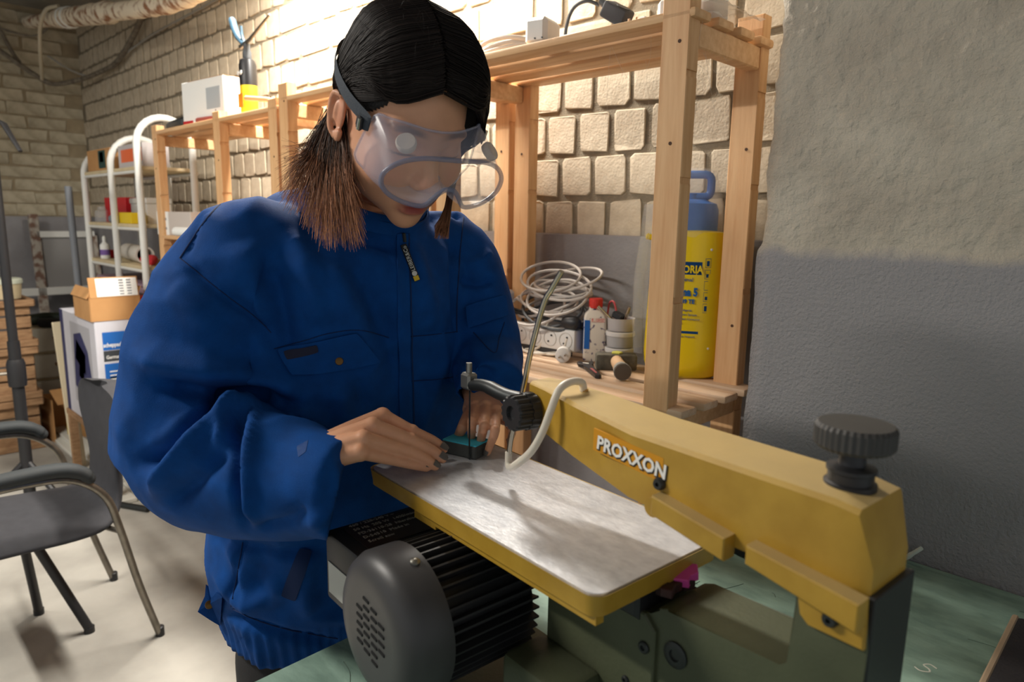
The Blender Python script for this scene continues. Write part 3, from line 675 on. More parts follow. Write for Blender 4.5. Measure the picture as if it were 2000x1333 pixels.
M_skin = mat('skin', (255, 255, 255), 0.45, attr='skin_tint', var=0.06, vscale=60, bump=0.05, bscale=500, sss=0.12)
me.materials.clear()
person = tag(link_mesh('person', me, M_skin), 'person in a blue work jacket and clear goggles bent over the saw', 'person')
M_nail = mat('grey_nail_polish', (134, 130, 126), 0.25, coat=0.4)
for c, d, n, s, r in nails:
    bm = bmesh.new(); rr = []
    for i in range(5):
        t = i/4; w_ = r*0.90*(1-0.45*t**3); rr.append([c+d*(r*1.7*(t-0.62))+s*(w_*math.sin(a))+n*(r*0.33*math.cos(a)-r*0.10*t*t) for a in np.linspace(-1.15, 1.15, 6)])
    add_loft(bm, rr, caps=False, closed=False); f = bm.faces[:]; bmesh.ops.solidify(bm, geom=f, thickness=0.0006)
    obj('fingernail', bm, M_nail, person, True)

# ---- jacket: torso and sleeves grown into one cloth shell, then folded
jb = bmesh.new()
add_loft(jb, [ring_pts((-.960, .578, .700), .132, .190), ring_pts((-.960, .578, .745), .140, .196), ring_pts((-.962, .580, .775), .150, .206), ring_pts((-.960, .582, .86), .160, .212), ring_pts((-.952, .583, 1.0), .160, .214),
              ring_pts((-.942, .583, 1.15), .156, .216, 2), ring_pts((-.925, .583, 1.265), .148, .214, 8), ring_pts((-.908, .583, 1.325), .130, .190, 18), ring_pts((-.893, .583, 1.352), .108, .140, 26), ring_pts((-.878, .582, 1.368), .088, .098, 31), ring_pts((-.866, .582, 1.388), .079, .083, 34, e=2.1), ring_pts((-.858, .582, 1.404), .077, .081, 35, e=2.1)])
def sleeve(pts, rs, sub=4):
    s = bmesh.new(); P = smooth_path(pts, sub); R = []
    for i in range(len(pts)-1):
        for k in range(sub): R.append(rs[i]+(rs[i+1]-rs[i])*k/sub)
    R.append(rs[-1]); add_tube(s, P, R, 28); add_ball(s, P[0], R[0]); bm_join(jb, s)
sleeve([(-.905, .47, 1.315), (-.918, .412, 1.302), (-.933, .372, 1.225), (-.955, .356, 1.135), (-.956, .341, 1.065)], [.062, .074, .083, .097, .098])
sleeve([(-.956, .341, 1.070), (-.925, .346, 1.045), (-.860, .357, 1.036), (-.780, .381, 1.036), (-.710, .406, 1.043), (-.672, .420, 1.046)], [.092, .092, .087, .077, .066, .062])
add_ball(jb, (-.956, .341, 1.067), .096, n=24)
sleeve([(-.89, .69, 1.315), (-.868, .748, 1.298), (-.836, .760, 1.235), (-.808, .757, 1.172)], [.058, .064, .063, .060])
CL = at_px(962, 762, 1.02); sleeve([(-.808, .757, 1.176), (-.792, .748, 1.145), CL.lerp(Vector((-.79, .745, 1.14)), .45), CL], [.060, .057, .052, .048])
jme = remeshed(jb, 0.0050, 6, 0.55, 'jacket')
jbm = bmesh.new(); jbm.from_mesh(jme); bvh0 = BVHTree.FromBMesh(jbm)
def hit(bv, x, y):
    h = bv.ray_cast(CAMP, pix_ray(x, y).normalized()); return h[0], h[1]
FOLDS = [  # photograph pixels along a crease, height in m (ridge +, hollow -), half width in m
    ([(272,905),(330,880),(400,815),(470,775),(540,762)], -.020, .013), ([(262,690),(340,712),(440,722),(540,742),(590,770)], .013, .020), ([(300,752),(400,766),(500,780),(590,800)], -.014, .013),
    ([(300,960),(350,900),(430,830),(500,800)], .010, .013), ([(330,985),(400,925),(440,880)], -.008, .012), ([(476,800),(468,880),(470,960),(478,1040)], -.009, .008), ([(495,800),(488,900),(495,1030)], .007, .010),
    ([(500,795),(560,800),(640,830)], .006, .012), ([(430,880),(450,820),(490,790)], .008, .009), ([(600,990),(560,1020),(500,1040)], -.005, .010), ([(655,900),(640,980),(610,1030)], .004, .008),
    ([(355,505),(400,545),(450,585),(500,620),(540,700)], -.006, .008), ([(340,560),(380,600),(420,650)], .005, .018), ([(520,520),(545,600),(560,700)], -.010, .018), ([(470,470),(500,560),(520,640)], .008, .025),
    ([(560,450),(600,540),(620,640)], .008, .022), ([(690,500),(740,600),(790,740)], -.009, .022), ([(640,520),(690,620),(720,700)], .007, .020), ([(800,470),(830,560),(840,650)], .006, .020), ([(775,470),(772,560),(780,680),(790,790),(800,900)], .0035, .006),
    ([(880,470),(890,560),(893,650)], -.007, .010), ([(660,760),(680,830),(690,900)], .007, .016), ([(740,790),(750,860),(760,930)], -.006, .018), ([(700,740),(720,800)], -.005, .012), ([(795,655),(840,652),(893,648)], -.003, .004), ([(800,745),(850,742),(893,735)], -.003, .004),
    ([(900,545),(930,555),(965,545)], -.006, .008), ([(905,520),(940,510),(960,490)], .004, .010), ([(900,690),(930,720),(970,735)], -.006, .010), ([(910,750),(950,748),(1000,770)], .004, .008),
    ([(470,1062),(462,1110),(450,1180)], -.004, .005), ([(395,1100),(430,1130),(470,1180),(520,1170),(560,1140)], .006, .016), ([(440,1200),(500,1222),(560,1240),(660,1262)], -.008, .010), ([(520,1080),(500,1140),(540,1180)], -.005, .018),
    ([(600,1070),(590,1130),(610,1200)], .006, .018), ([(400,1045),(450,1062),(540,1078),(640,1070)], -.006, .010), ([(410,1180),(415,1230),(425,1280)], -.005, .010), ([(560,335),(500,365),(440,395),(395,430),(362,500)], -.003, .005),
    ([(610,380),(660,430),(720,470),(780,480)], -.008, .012), ([(830,440),(870,420),(900,430)], -.005, .010)]
jco, jno = me_arrays(jme); disp = np.zeros(len(jco))
for px, amp, wd in FOLDS:
    P3 = []
    for (x, y) in smooth_path([(a, b, 0) for a, b in px], 5) if False else [(p.x, p.y) for p in smooth_path([(a, b, 0) for a, b in px], 5)]:
        q, _n = hit(bvh0, x, y)
        if q is not None and (not P3 or (q-Vector(P3[-1])).length < 0.12): P3.append(tuple(q))
    if len(P3) < 2: continue
    P3 = np.array(P3); best = np.full(len(jco), 9.0); along = np.zeros(len(jco)); m = len(P3)-1
    for i in range(m):
        a, b = P3[i], P3[i+1]; ab = b-a; L2 = ab@ab+1e-12; t = np.clip((jco-a)@ab/L2, 0, 1); d = np.linalg.norm(jco-a-t[:, None]*ab, axis=1)
        u = d < best; best = np.where(u, d, best); along = np.where(u, (i+t)/m, along)
    fade = np.clip(np.minimum(along, 1-along)*6+0.15, 0, 1)
    disp += 1.9*amp*fade*np.exp(-(best/(wd*.85))**2)
for i in range(len(jco)):
    v = Vector(jco[i]); disp[i] += 0.0045*noise.noise(Vector((v.x*9, v.y*9, v.z*5+3)))+0.0034*noise.noise(Vector((v.x*20, v.y*20, v.z*13)))
    cz_ = noise.noise(Vector((v.x*6.5+v.z*2.5, v.y*6.5-v.z*2.0, v.z*3.6+7)))+0.35*noise.noise(v*13); disp[i] += 0.0075*max(0, 1-abs(cz_)*2.6)**2-0.0012
    if v.z < 0.775:                                   # gathered waistband
        ang = math.atan2(v.y-.58, v.x+.96); disp[i] += 0.0022*math.sin(ang*70)*min(1, (0.775-v.z)/.02)
jco += jno*disp[:, None]; jme.vertices.foreach_set('co', jco.ravel()); jme.update()
sm = bmesh.new(); sm.from_mesh(jme)
for _ in range(1): bmesh.ops.smooth_vert(sm, verts=sm.verts[:], factor=0.4, use_axis_x=True, use_axis_y=True, use_axis_z=True)
# open the neck and the cuffs: cut away the caps
def cut_cap(bm, p, n, rad):
    p = Vector(p); n = Vector(n).normalized()
    bmesh.ops.delete(bm, geom=[f for f in bm.faces if (f.calc_center_median()-p).dot(n) > 0 and (f.calc_center_median()-p).length < rad], context='FACES')
    for e in bm.edges:
        if e.is_boundary:
            for v in e.verts:
                if (v.co-p).length < rad*1.05: v.co -= n*(v.co-p).dot(n)*.9
cut_cap(sm, (-.859, .582, 1.398), (math.sin(math.radians(35)), 0, math.cos(math.radians(35))), .15)
qc = at_px(664, 945, .83); cut_cap(sm, qc, (at_px(690, 840, .83)-at_px(642, 1050, .83)).cross(-pix_ray(664, 945)), .12)
cut_cap(sm, CL+Vector((.004, -.006, -.004)), (.028, -.036, -.034), .062); cut_cap(sm, (-.96, .578, .706), (0, 0, -1), .3)
bmesh.ops.recalc_face_normals(sm, faces=sm.faces[:])
bvh = BVHTree.FromBMesh(sm)
sm.to_mesh(jme); sm.free(); jbm.free()
jme.polygons.foreach_set('use_smooth', np.ones(len(jme.polygons), bool)); jme.materials.clear()
M_blue = mat('blue_work_cotton', (0, 68, 138), 0.85, rgb2=(0, 57, 118), vscale=30, bump=0.25, bscale=900, spec=0.25, detail=8)
M_blue_d = mat('blue_seam', (4, 34, 78), 0.85)
jacket = tag(link_mesh('jacket', jme, M_blue, person), 'blue work jacket with zip and chest pocket')
md = jacket.modifiers.new('cloth', 'SOLIDIFY'); md.thickness = 0.0022; md.offset = -1
def on_jacket(x, y, off=0.0):
    q, n = hit(bvh, x, y)
    if q is None: return None
    if n.dot(pix_ray(x, y)) > 0: n = -n
    return q+n*off
def patch(name, quad, off, thick, m, parent, nu=10, nv=8, crown=0.0):
    """cloth patch laid over the jacket between four photograph corners (tl, tr, br, bl)"""
    bm = bmesh.new(); g = []
    for j in range(nv+1):
        row = []
        for i in range(nu+1):
            s, t = i/nu, j/nv; x = (1-t)*((1-s)*quad[0][0]+s*quad[1][0])+t*((1-s)*quad[3][0]+s*quad[2][0]); y = (1-t)*((1-s)*quad[0][1]+s*quad[1][1])+t*((1-s)*quad[3][1]+s*quad[2][1])
            p = on_jacket(x, y, off+crown*t)
            row.append(bm.verts.new(p if p is not None else row[-1].co.copy()))
        g.append(row)
    for j in range(nv):
        for i in range(nu): bm.faces.new((g[j][i], g[j+1][i], g[j+1][i+1], g[j][i+1]))
    for _ in range(3): bmesh.ops.smooth_vert(bm, verts=bm.verts[:], factor=0.3, use_axis_x=True, use_axis_y=True, use_axis_z=True)
    bmesh.ops.solidify(bm, geom=bm.faces[:], thickness=-thick)
    return obj(name, bm, m, parent, True, 60)
def seam(name, px, r, m, parent, off=0.0006):
    P = []
    for p in smooth_path([(a, b, 0) for a, b in px], 5):
        q = on_jacket(p.x, p.y, off)
        if q is not None and (not P or (q-P[-1]).length < 0.06): P.append(q)
    if len(P) < 3: return
    bm = bmesh.new(); add_tube(bm, P, r, 6, sy=0.6); return obj(name, bm, m, parent, True)
flap = patch('pocket_flap', [(535,684),(700,645),(745,708),(562,742)], .003, .002, M_blue, jacket, crown=.004)
patch('flap_patch', [(550,690),(622,668),(626,686),(558,708)], .0062, .001, mat('navy_badge', (24, 28, 52), 0.8), flap, 6, 3)
q = on_jacket(660, 702, .008); bm = bmesh.new(); add_lathe(bm, [(.0055, 0), (.005, .0015), (.002, .002)], q, -pix_ray(660, 702), 14); obj('snap_button', bm, mat('aged_brass', (96, 70, 36), 0.35, 0.8), flap, True)
zp = patch('zip_placket', [(772,452),(797,452),(806,905),(780,905)], .0015, .0015, M_blue, jacket, 4, 40)
seam('zip_seam', [(797,455),(800,560),(803,680),(806,800),(808,900)], .0009, M_blue_d, zp, .003)
# zip pull with its printed tab
zt = [on_jacket(785, 452, .006), on_jacket(787, 470, .006), on_jacket(783, 478, .007)]
bm = bmesh.new(); add_tube(bm, [zt[0], zt[1]], .0024, 8, sy=.5); obj('zip_slider', bm, M_steel_d, zp, True)
a, b = on_jacket(783, 476, .008), on_jacket(811, 549, .008); d = (b-a); ln = d.length; d.normalize(); nrm = -pix_ray(797, 512).normalized(); nrm = (nrm-d*nrm.dot(d)).normalized(); sd = nrm.cross(d)
zr = Matrix((d, sd, nrm)).transposed()
bm = bmesh.new(); add_box(bm, a+d*ln/2, (ln, .0088, .0024), zr, bev=.0008); tabo = obj('zip_tab', bm, mat('black_rubber_tab', (18, 18, 20), 0.6), zp)
bm = bmesh.new(); add_box(bm, a+d*(ln*.93), (ln*.12, .0075, .0030), zr); obj('tab_end', bm, mat('yellow_tab', (214, 178, 40), 0.6), tabo)
bm = bmesh.new(); add_lathe(bm, [(.0036, 0), (.0036, .0016)], a+d*(ln*.80), nrm, 14); obj('tab_emblem', bm, mat('tab_print', (208, 206, 196), 0.6), tabo)
tx = text_mesh('tab_text', 'LEIBER&Co', .0078, mat('tab_print', (208, 206, 196), 0.6), tabo, a+d*(ln*.72)+nrm*.0014+sd*(-.0026), Matrix((-d, -sd, nrm)).transposed(), .0002); tx.location = a+d*(ln*.73)+nrm*.0014+sd*.0027
seam('shoulder_seam', [(590,335),(540,350),(480,372),(430,400),(395,440),(352,505)], .0011, M_blue_d, jacket)
seam('armhole_seam', [(352,505),(390,535),(440,575),(500,620),(530,650)], .0009, M_blue_d, jacket)
seam('chest_seam', [(535,682),(600,664),(640,652),(700,645),(760,660)], .0009, M_blue_d, jacket)
seam('chest_seam', [(798,658),(840,655),(893,648)], .0009, M_blue_d, jacket); seam('panel_seam', [(800,745),(850,742),(893,735)], .0009, M_blue_d, jacket)
seam('armhole_seam', [(905,425),(898,500),(893,580),(892,650)], .0009, M_blue_d, jacket)
seam('side_seam', [(474,1060),(466,1110),(452,1185)], .0009, M_blue_d, jacket); seam('waist_seam', [(455,1190),(510,1215),(570,1232),(660,1248)], .0009, M_blue_d, jacket)
pk = patch('side_pocket', [(585,1068),(612,1075),(580,1178),(545,1165)], .0012, .0012, M_blue_d, jacket, 4, 10)
fl2 = patch('sleeve_pocket', [(905,598),(985,575),(988,622),(918,648)], .004, .0025, M_blue, jacket, 8, 5, .004)
seam('sleeve_pocket_edge', [(925,650),(965,690),(975,660),(985,630)], .0009, M_blue_d, fl2)
patch('paint_smudge', [(578,872),(604,858),(598,884),(582,896)], .0003, .0002, mat('pale_smudge', (52, 78, 124), 0.85, rgb2=(10, 58, 124), vscale=90), jacket, 5, 5)
# waist tab sticking out at the back with its button
a = Vector((-1.030, .394, .80)); tabp = [on_jacket(436, 1165, .002) or a, at_px(414, 1150, 1.06), at_px(402, 1142, 1.06), at_px(400, 1165, 1.05), at_px(386, 1196, 1.05), at_px(410, 1212, 1.05), on_jacket(432, 1222, .002) or a]
bm = bmesh.new(); c = bm.verts.new(sum(tabp, Vector())/7); vs = [bm.verts.new(p) for p in tabp]
for i in range(7): bm.faces.new((c, vs[i], vs[(i+1) % 7]))
bmesh.ops.solidify(bm, geom=bm.faces[:], thickness=.003); wt = obj('waist_tab', bm, M_blue, jacket)
bm = bmesh.new(); add_lathe(bm, [(.0065, 0), (.006, .002), (.002, .003)], at_px(409, 1182, 1.046), -pix_ray(411, 1182), 14); obj('tab_button', bm, mat('aged_brass', (96, 70, 36), 0.35, 0.8), wt, True)
# standing collar rolls over at the top
bm = bmesh.new(); n = 48
cr = [ring_pts((-.8640, .582, 1.380), .0800, .0840, 34, n, 2.1), ring_pts((-.8580, .582, 1.4035), .0795, .0830, 35, n, 2.1), ring_pts((-.8575, .582, 1.4055), .0770, .0805, 35, n, 2.1), ring_pts((-.8600, .582, 1.396), .0745, .0780, 35, n, 2.1)]
add_loft(bm, cr, caps=False); obj('collar', bm, M_blue, jacket, True, 60)

# trousers and shoes
M_trou = mat('black_trousers', (24, 24, 27), 0.85, var=0.2, vscale=20, bump=0.1, bscale=300)
bm = bmesh.new(); add_loft(bm, [ring_pts((-.958, .578, .74), .112, .168), ring_pts((-.962, .578, .66), .122, .180), ring_pts((-.965, .578, .57), .115, .178)]); 
for s in (-1, 1): capsule_chain(bm, [(-.965, .578+s*.085, .60), (-.955, .578+s*.095, .42), (-.965, .578+s*.10, .24), (-.97, .578+s*.105, .075)], [.088, .074, .062, .056], 18)
tme = remeshed(bm, .010, 4, .5, 'trousers'); tme.polygons.foreach_set('use_smooth', np.ones(len(tme.polygons), bool)); tme.materials.clear(); link_mesh('trousers', tme, M_trou, person)
for s in (-1, 1):
    bm = bmesh.new(); y = .578+s*.105
    add_loft(bm, [ring_pts((-.945, y, .0), .125, .044, 0, 24), ring_pts((-.945, y, .03), .128, .046, 0, 24), ring_pts((-.955, y, .055), .112, .043, 0, 24), ring_pts((-.98, y, .085), .070, .040, 0, 24), ring_pts((-.985, y, .11), .055, .040, 0, 24)])
    obj('shoe', bm, mat('black_shoe', (30, 30, 32), 0.6), person, True)
# ---- hair: a cap that hugs the skull and strands laid from the parting
def skull_r(D, off):
    c = np.array((0.0, 0, 0.03)); lo = np.zeros(len(D)); hi = np.full(len(D), .25)
    for _ in range(24):
        m = (lo+hi)/2; v = head_sdf(c+D*m[:, None])-off; lo = np.where(v < 0, m, lo); hi = np.where(v < 0, hi, m)
    return c+D*((lo+hi)/2)[:, None]
def hair_bulk(P):      # extra volume of the hair at a local point
    return 0.009+0.013*np.clip((P[:, 2]-.05)/.08, 0, 1)+0.004*np.clip((P[:, 1]+.03)/.06, 0, 1)+0.014*np.clip(P[:, 1]/.08, 0, 1)*np.clip((P[:, 0]+.03)/.06, 0, 1)
M_hair = mat('dark_hair', (255, 255, 255), 0.55, attr='hair_tint', spec=0.3)
M_haircap = mat('hair_mass', (26, 22, 21), 0.55, var=0.3, vscale=60, stretch=(2, 12, 2), bump=0.5, bscale=120)
# cap: only directions above the hairline / behind the ears
nt, nph = 70, 120; V = []; D = []
for i in range(nt):
    for k in range(nph):
        t = PI*(i+.5)/nt; p = 2*PI*k/nph; D.append((math.sin(t)*math.cos(p), math.sin(t)*math.sin(p), math.cos(t)))
D = np.array(D); P = skull_r(D, 0.0); 
def is_scalp(P, m=0.0):
    x, y, z = P[:, 0], P[:, 1], P[:, 2]
    front = z > (0.078+m-1.6*np.clip(np.abs(y)-.030, 0, 1)**1.0*np.where(y > 0, .4, 1)); side = x < 0.030-m-0.25*(np.abs(y) > .06)*0
    low = z > -0.045-0.5*np.clip(-x-.03, 0, 1)
    ear = (np.abs(y) > .055) & (x > -.045) & (x < .03) & (z < .030)
    return (front | (x < .045-m)) & low & ~(ear) & (front | (z > .0) | (x < -.03))
ok = is_scalp(P, .012); bulk = hair_bulk(P); PO = skull_r(D, 0.0)+0; 
for _ in range(1): PO = np.array([0, 0, .03])+(P-np.array([0, 0, .03]))*(1+(bulk-.006)/np.linalg.norm(P-np.array([0, 0, .03]), axis=1))[:, None]
bm = bmesh.new(); vs = {}
def hv(i):
    if i not in vs: vs[i] = bm.verts.new(HM @ Vector(PO[i] if ok[i] else P[i]*0.995))
    return vs[i]
for i in range(nt-1):
    for k in range(nph):
        q = (i*nph+k, (i+1)*nph+k, (i+1)*nph+(k+1) % nph, i*nph+(k+1) % nph)
        if sum(ok[j] for j in q) >= 2: bm.faces.new([hv(j) for j in q])
top_ = [hv(k) for k in range(nph)]; bm.faces.new(top_)
hair = tag(obj('hair', bm, M_haircap, person, True, 80), 'long dark hair parted in the middle with light brown ends')

SV, SF, SCOL = [], [], []
def strand(pts, r, shade, tip_from=0.55, sub=4):
    """three-sided strand; colour runs from near black at the root to light brown at the end"""
    P = smooth_path(pts, sub); m = len(P); base = len(SV); L = [0]
    for a, b in zip(P, P[1:]): L.append(L[-1]+(b-a).length)
    for i, p in enumerate(P):
        t = P[min(i+1, m-1)]-P[max(i-1, 0)]
        a, b = frame_of(t if t.length > 1e-9 else (0, 0, 1)); rr = r*(1-0.65*(i/(m-1))**2)
        f = min(1, max(0, (L[i]-tip_from)/0.14))
        c = [(30+f*142)*shade, (23+f*95)*shade, (21+f*64)*shade]
        for k in range(3): SV.append(tuple(p+(a*math.cos(2*PI*k/3)+b*math.sin(2*PI*k/3))*rr)); SCOL.append(lin(c))
    for i in range(m-1):
        for k in range(3): SF.append((base+i*3+k, base+i*3+(k+1) % 3, base+(i+1)*3+(k+1) % 3, base+(i+1)*3+k))
_tt, _pp = np.meshgrid((np.arange(181))*PI/180, np.arange(0, 361)*PI/180, indexing='ij')
_dd = np.column_stack([(np.sin(_tt)*np.cos(_pp)).ravel(), (np.sin(_tt)*np.sin(_pp)).ravel(), np.cos(_tt).ravel()])
_sk = skull_r(_dd, 0.0); _rad = (np.linalg.norm(_sk-np.array([0, 0, .03]), axis=1)+hair_bulk(_sk)).reshape(181, 361)      # table of hair radius by direction
def on_scalp(x, y, z, lift):
    d = Vector((x, y, z-.03)).normalized(); t = math.acos(max(-1, min(1, d.z)))*180/PI; p = (math.atan2(d.y, d.x) % (2*PI))*180/PI
    i, j = min(179, int(t)), min(359, int(p)); a, b = t-i, p-j
    r = (_rad[i, j]*(1-a)+_rad[i+1, j]*a)*(1-b)+(_rad[i, j+1]*(1-a)+_rad[i+1, j+1]*a)*b
    return Vector((0, 0, .03))+d*(r+lift)
U = random.uniform
def free_of_jacket(p, gap):
    """keep a falling strand in front of the cloth"""
    x, y, d = to_pix(p); q, n = hit(bvh, x, y)
    if q is not None:
        dj = (q-CAMP).dot(_fw)
        if d > dj-gap: return CAMP+pix_ray(x, y)*(dj-gap)
    return p
# right side: from the parting back over the ear, then falling on the shoulder
for n in range(2300):
    s = U(0, 1)**0.9; x0 = .080-.165*s; y0 = U(-.004, .000)
    z0 = .125 if x0 < .03 else .125-.9*(x0-.03)
    w = U(0, 1); lift = U(-.003, .0035)
    mid1 = (x0*.9-.004, -.045, z0-.022); mid2 = (x0*.62-.018-.008*w, -.078, .062-.030*s+U(-.006, .006)); behind = (-.050-.030*s, -.074+U(-.004, .006), -.002+U(-.014, .014))
    pts = [HM @ Vector(on_scalp(*q, lift)) for q in ((x0, y0, z0), mid1, mid2, behind)]
    r0 = 0.0005
    if w < .62:                # falls: ends spread over the shoulder
        e = U(0, 1); ex = 545+165*e+U(-10, 10); ey = 385+95*min(1, e*1.9)-U(0, 1)**1.5*110+U(-12, 14); d0 = .905-.035*e+U(-.02, .02)
        m1 = at_px(605+75*e+U(-8, 8), 285+U(-15, 15), .925-.02*e+U(-.02, .02)); m2 = at_px(575+115*e+U(-8, 8), 285+(ey-285)*.55, .905-.03*e+U(-.02, .02))
        gap = U(.003, .028)
        pts += [free_of_jacket(m1, gap), free_of_jacket(m2, gap), free_of_jacket(at_px(ex, ey, d0), gap)]
        strand(pts, U(.0003, .0006), U(.7, 1.3), U(.17, .27))
    else: strand(pts, U(.0004, .0007), U(.7, 1.25), 9)
# hair along the hairline from the parting to the temple, tucked behind the ear
for n in range(700):
    w = U(0, 1); lift = U(-.008, .001)
    pts = [HM @ Vector(on_scalp(*q, lift)) for q in ((.082-.012*w, -.002, .088+.012*w), (.076-.016*w, -.030, .080+.012*w), (.058-.018*w, -.058, .056+.014*w), (.020-.02*w, -.078, .036+.010*w), (-.030, -.080, .022+U(-.004, .008)), (-.055, -.070, -.01))]
    strand(pts, U(.0004, .0007), U(.7, 1.2), 9)
for n in range(500):
    w = U(0, 1); lift = U(-.008, .001)
    pts = [HM @ Vector(on_scalp(*q, lift)) for q in ((.082-.012*w, .002, .088+.012*w), (.077-.014*w, .030, .078+.012*w), (.066-.016*w, .058, .054+.014*w), (.046-.02*w, .078, .030), (.030, .084, .004+U(-.01, .01)))]
    strand(pts, U(.0004, .0007), U(.7, 1.2), 9)
# left side: from the parting down past the temple, a lock on the chest
for n in range(1100):
    s = U(0, 1); x0 = .080-.16*s; lift = U(-.003, .0035); z0 = .125 if x0 < .03 else .125-.9*(x0-.03)
    w = U(0, 1)
    a = [(x0, U(0, .004), z0), (x0*.95, .045, z0-.016), (x0*.7+.012, .080, .070+U(-.008, .008)), (x0*.5+.018, .088, .022+U(-.012, .012))]
    pts = [HM @ Vector(on_scalp(*q, lift)) for q in a]
    if w < .40:
        e = U(0, 1); gap = U(.002, .02)
        pts += [HM @ Vector((.010+U(-.012, .012), .088, -.03)), free_of_jacket(at_px(868+14*e, 405, .93+U(-.02, .02)), gap), free_of_jacket(at_px(848+28*e, 440+28*U(0, 1), .90), gap)]
        strand(pts, U(.0004, .0007), U(.75, 1.2), .24)
    else: strand(pts, U(.0004, .0007), U(.7, 1.2), 9)
# loose wisps
for n in range(46):
    x0 = U(-.08, .05); p0 = HM @ Vector(on_scalp(x0, -.05+U(-.02, .06), .11, .002)); d = Vector((U(-.02, .02), U(-.035, .0), U(-.01, .03)))
    strand([p0, p0+d*.6, p0+d+Vector((0, 0, U(-.03, .0)))], .0002, 1.1, 9, 3)
for n in range(40):
    p0 = at_px(640+U(-10, 15), 200+U(0, 60), .93); strand([p0, at_px(590+U(-10, 20), 300+U(-20, 40), .92), at_px(560+U(-15, 50), 340+U(-20, 70), .91)], .00022, 1.2, .05, 4)
me = bpy.data.meshes.new('hair_strands'); me.from_pydata(SV, [], SF)
ca = me.color_attributes.new('hair_tint', 'FLOAT_COLOR', 'POINT'); ca.data.foreach_set('color', np.array(SCOL, dtype=np.float32).ravel())
me.polygons.foreach_set('use_smooth', np.ones(len(me.polygons), bool))
tag(link_mesh('hair_strands', me, M_hair, hair), kind='stuff')

# ================================================================ goggles
gog = thing('safety_goggles', 'clear vented safety goggles on a grey strap', 'goggles', hl(0, 0, 0)); gog.rotation_euler = HM.to_euler()
GY = .009
half = [(0, .030), (.020, .0298), (.040, .028), (.058, .022), (.072, .012), (.081, -.002), (.080, -.016), (.070, -.026), (.054, -.032), (.036, -.0345), (.026, -.0325), (.019, -.024), (.013, -.016), (.006, -.010), (0, -.009)]
outl = half+[(-y, z) for y, z in half[-2:0:-1]]
def front(y, z, dx=0): return (.143+dx-2.6*y*y, GY+y, z)
def backp(y, z):
    k = abs(y)/.081
    zz = z+(.012+.016*k*k if z > -.001 else -.010+.006*(1-k)) if abs(y) > .02 or z > 0 else z-.004
    return (.098-.050*k**2.2-(.008 if z < -.02 else 0), GY*.6+y*1.00, zz)
fr = smooth_path([front(y, z) for y, z in outl+outl[:1]], 4)[:-1]; bk_ = smooth_path([backp(y, z) for y, z in outl+outl[:1]], 4)[:-1]
M_pvc = mat('clear_soft_plastic', (186, 192, 216), 0.22, alpha=0.30, spec=0.6)
M_rim = mat('goggle_rim_plastic', (128, 134, 160), 0.2, alpha=0.5, spec=0.7)
M_lens = mat('clear_lens', (225, 228, 232), 0.05, alpha=0.10, spec=0.7)
bm = bmesh.new(); rings = []
for t in (0, .25, .5, .75, 1.0): rings.append([a.lerp(b, t)+Vector((0, 0, .004*math.sin(PI*t)*(1 if a.z > 0 else -1))) for a, b in zip(fr, bk_)])
add_loft(bm, rings, caps=False); sk = obj('skirt', bm, M_pvc, gog, True, 80)
bm = bmesh.new(); add_tube(bm, fr, .0031, 8, closed=True); obj('front_rim', bm, M_rim, gog, True, 80)
bm = bmesh.new(); add_tube(bm, bk_, .0016, 6, closed=True); obj('face_seal', bm, M_pvc, gog, True, 80)
bm = bmesh.new(); rows = []; N_ = len(fr)
c = Vector((.143, GY, .008)); cv = bm.verts.new(c); ring_in = []
for t in (.35, .7, .985): ring_in.append([bm.verts.new(Vector((0, 0, 0))+c.lerp(p, t)+Vector((2.6*((p.y-GY)**2)*(t-t*t), 0, 0))) for p in fr])
for k in range(N_): bm.faces.new((cv, ring_in[0][k], ring_in[0][(k+1) % N_]))
for A, B in zip(ring_in, ring_in[1:]):
    for k in range(N_): bm.faces.new((A[k], B[k], B[(k+1) % N_], A[(k+1) % N_]))
obj('lens', bm, M_lens, gog, True, 80)
for s, (vx, vy, vz) in ((-1, (.106, -.042, .028)), (1, (.098, .078, .022))):
    bm = bmesh.new(); ax = Vector((.35, s*.45, .8)); add_lathe(bm, [(.0115, -.004), (.0125, .0), (.0125, .0035), (.011, .0055), (.004, .0052), (.0, .0050)], (vx, vy, vz), ax, 28); obj('vent_cap', bm, mat('cream_vent', (214, 200, 184), 0.6), gog, True)
    bm = bmesh.new(); add_box(bm, (.048, GY*.6+s*.084, .022), (.018, .006, .016), Matrix.Rotation(s*.2, 3, 'Z'), bev=.002); bc = obj('strap_clip', bm, M_black, gog)
    bm = bmesh.new(); add_tube(bm, [(.055, GY*.6+s*.0875, .016), (.055, GY*.6+s*.0875, .030)], .0022, 8); obj('clip_pin', bm, M_chrome, bc, True)
bm = bmesh.new(); sp_ = []
for k in range(37):
    a = math.radians(28+304*k/36); x, y = math.cos(a), math.sin(a); z = .022+.035*max(0, min(1, (.8-x)/1.4))
    d = np.array([[x*1.15, y, (z-.03)*8]]); d[0, 2] = (z-.03)/.09; d = d/np.linalg.norm(d); p = skull_r(d, 0.0)[0]; sp_.append(Vector(p)+Vector(d[0])*(hair_bulk(np.array([p]))[0]+.0045))
sp_[0] = Vector((.044, GY*.6+.086, .022)); sp_[-1] = Vector((.044, GY*.6-.086, .022))
sp_ = smooth_path(sp_[::3], 4); A = []
for i, p in enumerate(sp_):
    out_ = Vector((p.x, p.y, 0)).normalized(); A.append([p+Vector((0, 0, .0085)), p+out_*.0012, p-Vector((0, 0, .0085)), p-out_*.0012])
add_loft(bm, A); obj('strap', bm, mat('grey_elastic', (66, 72, 80), 0.8, var=.15, vscale=200, bump=.2, bscale=600), gog, True, 50)
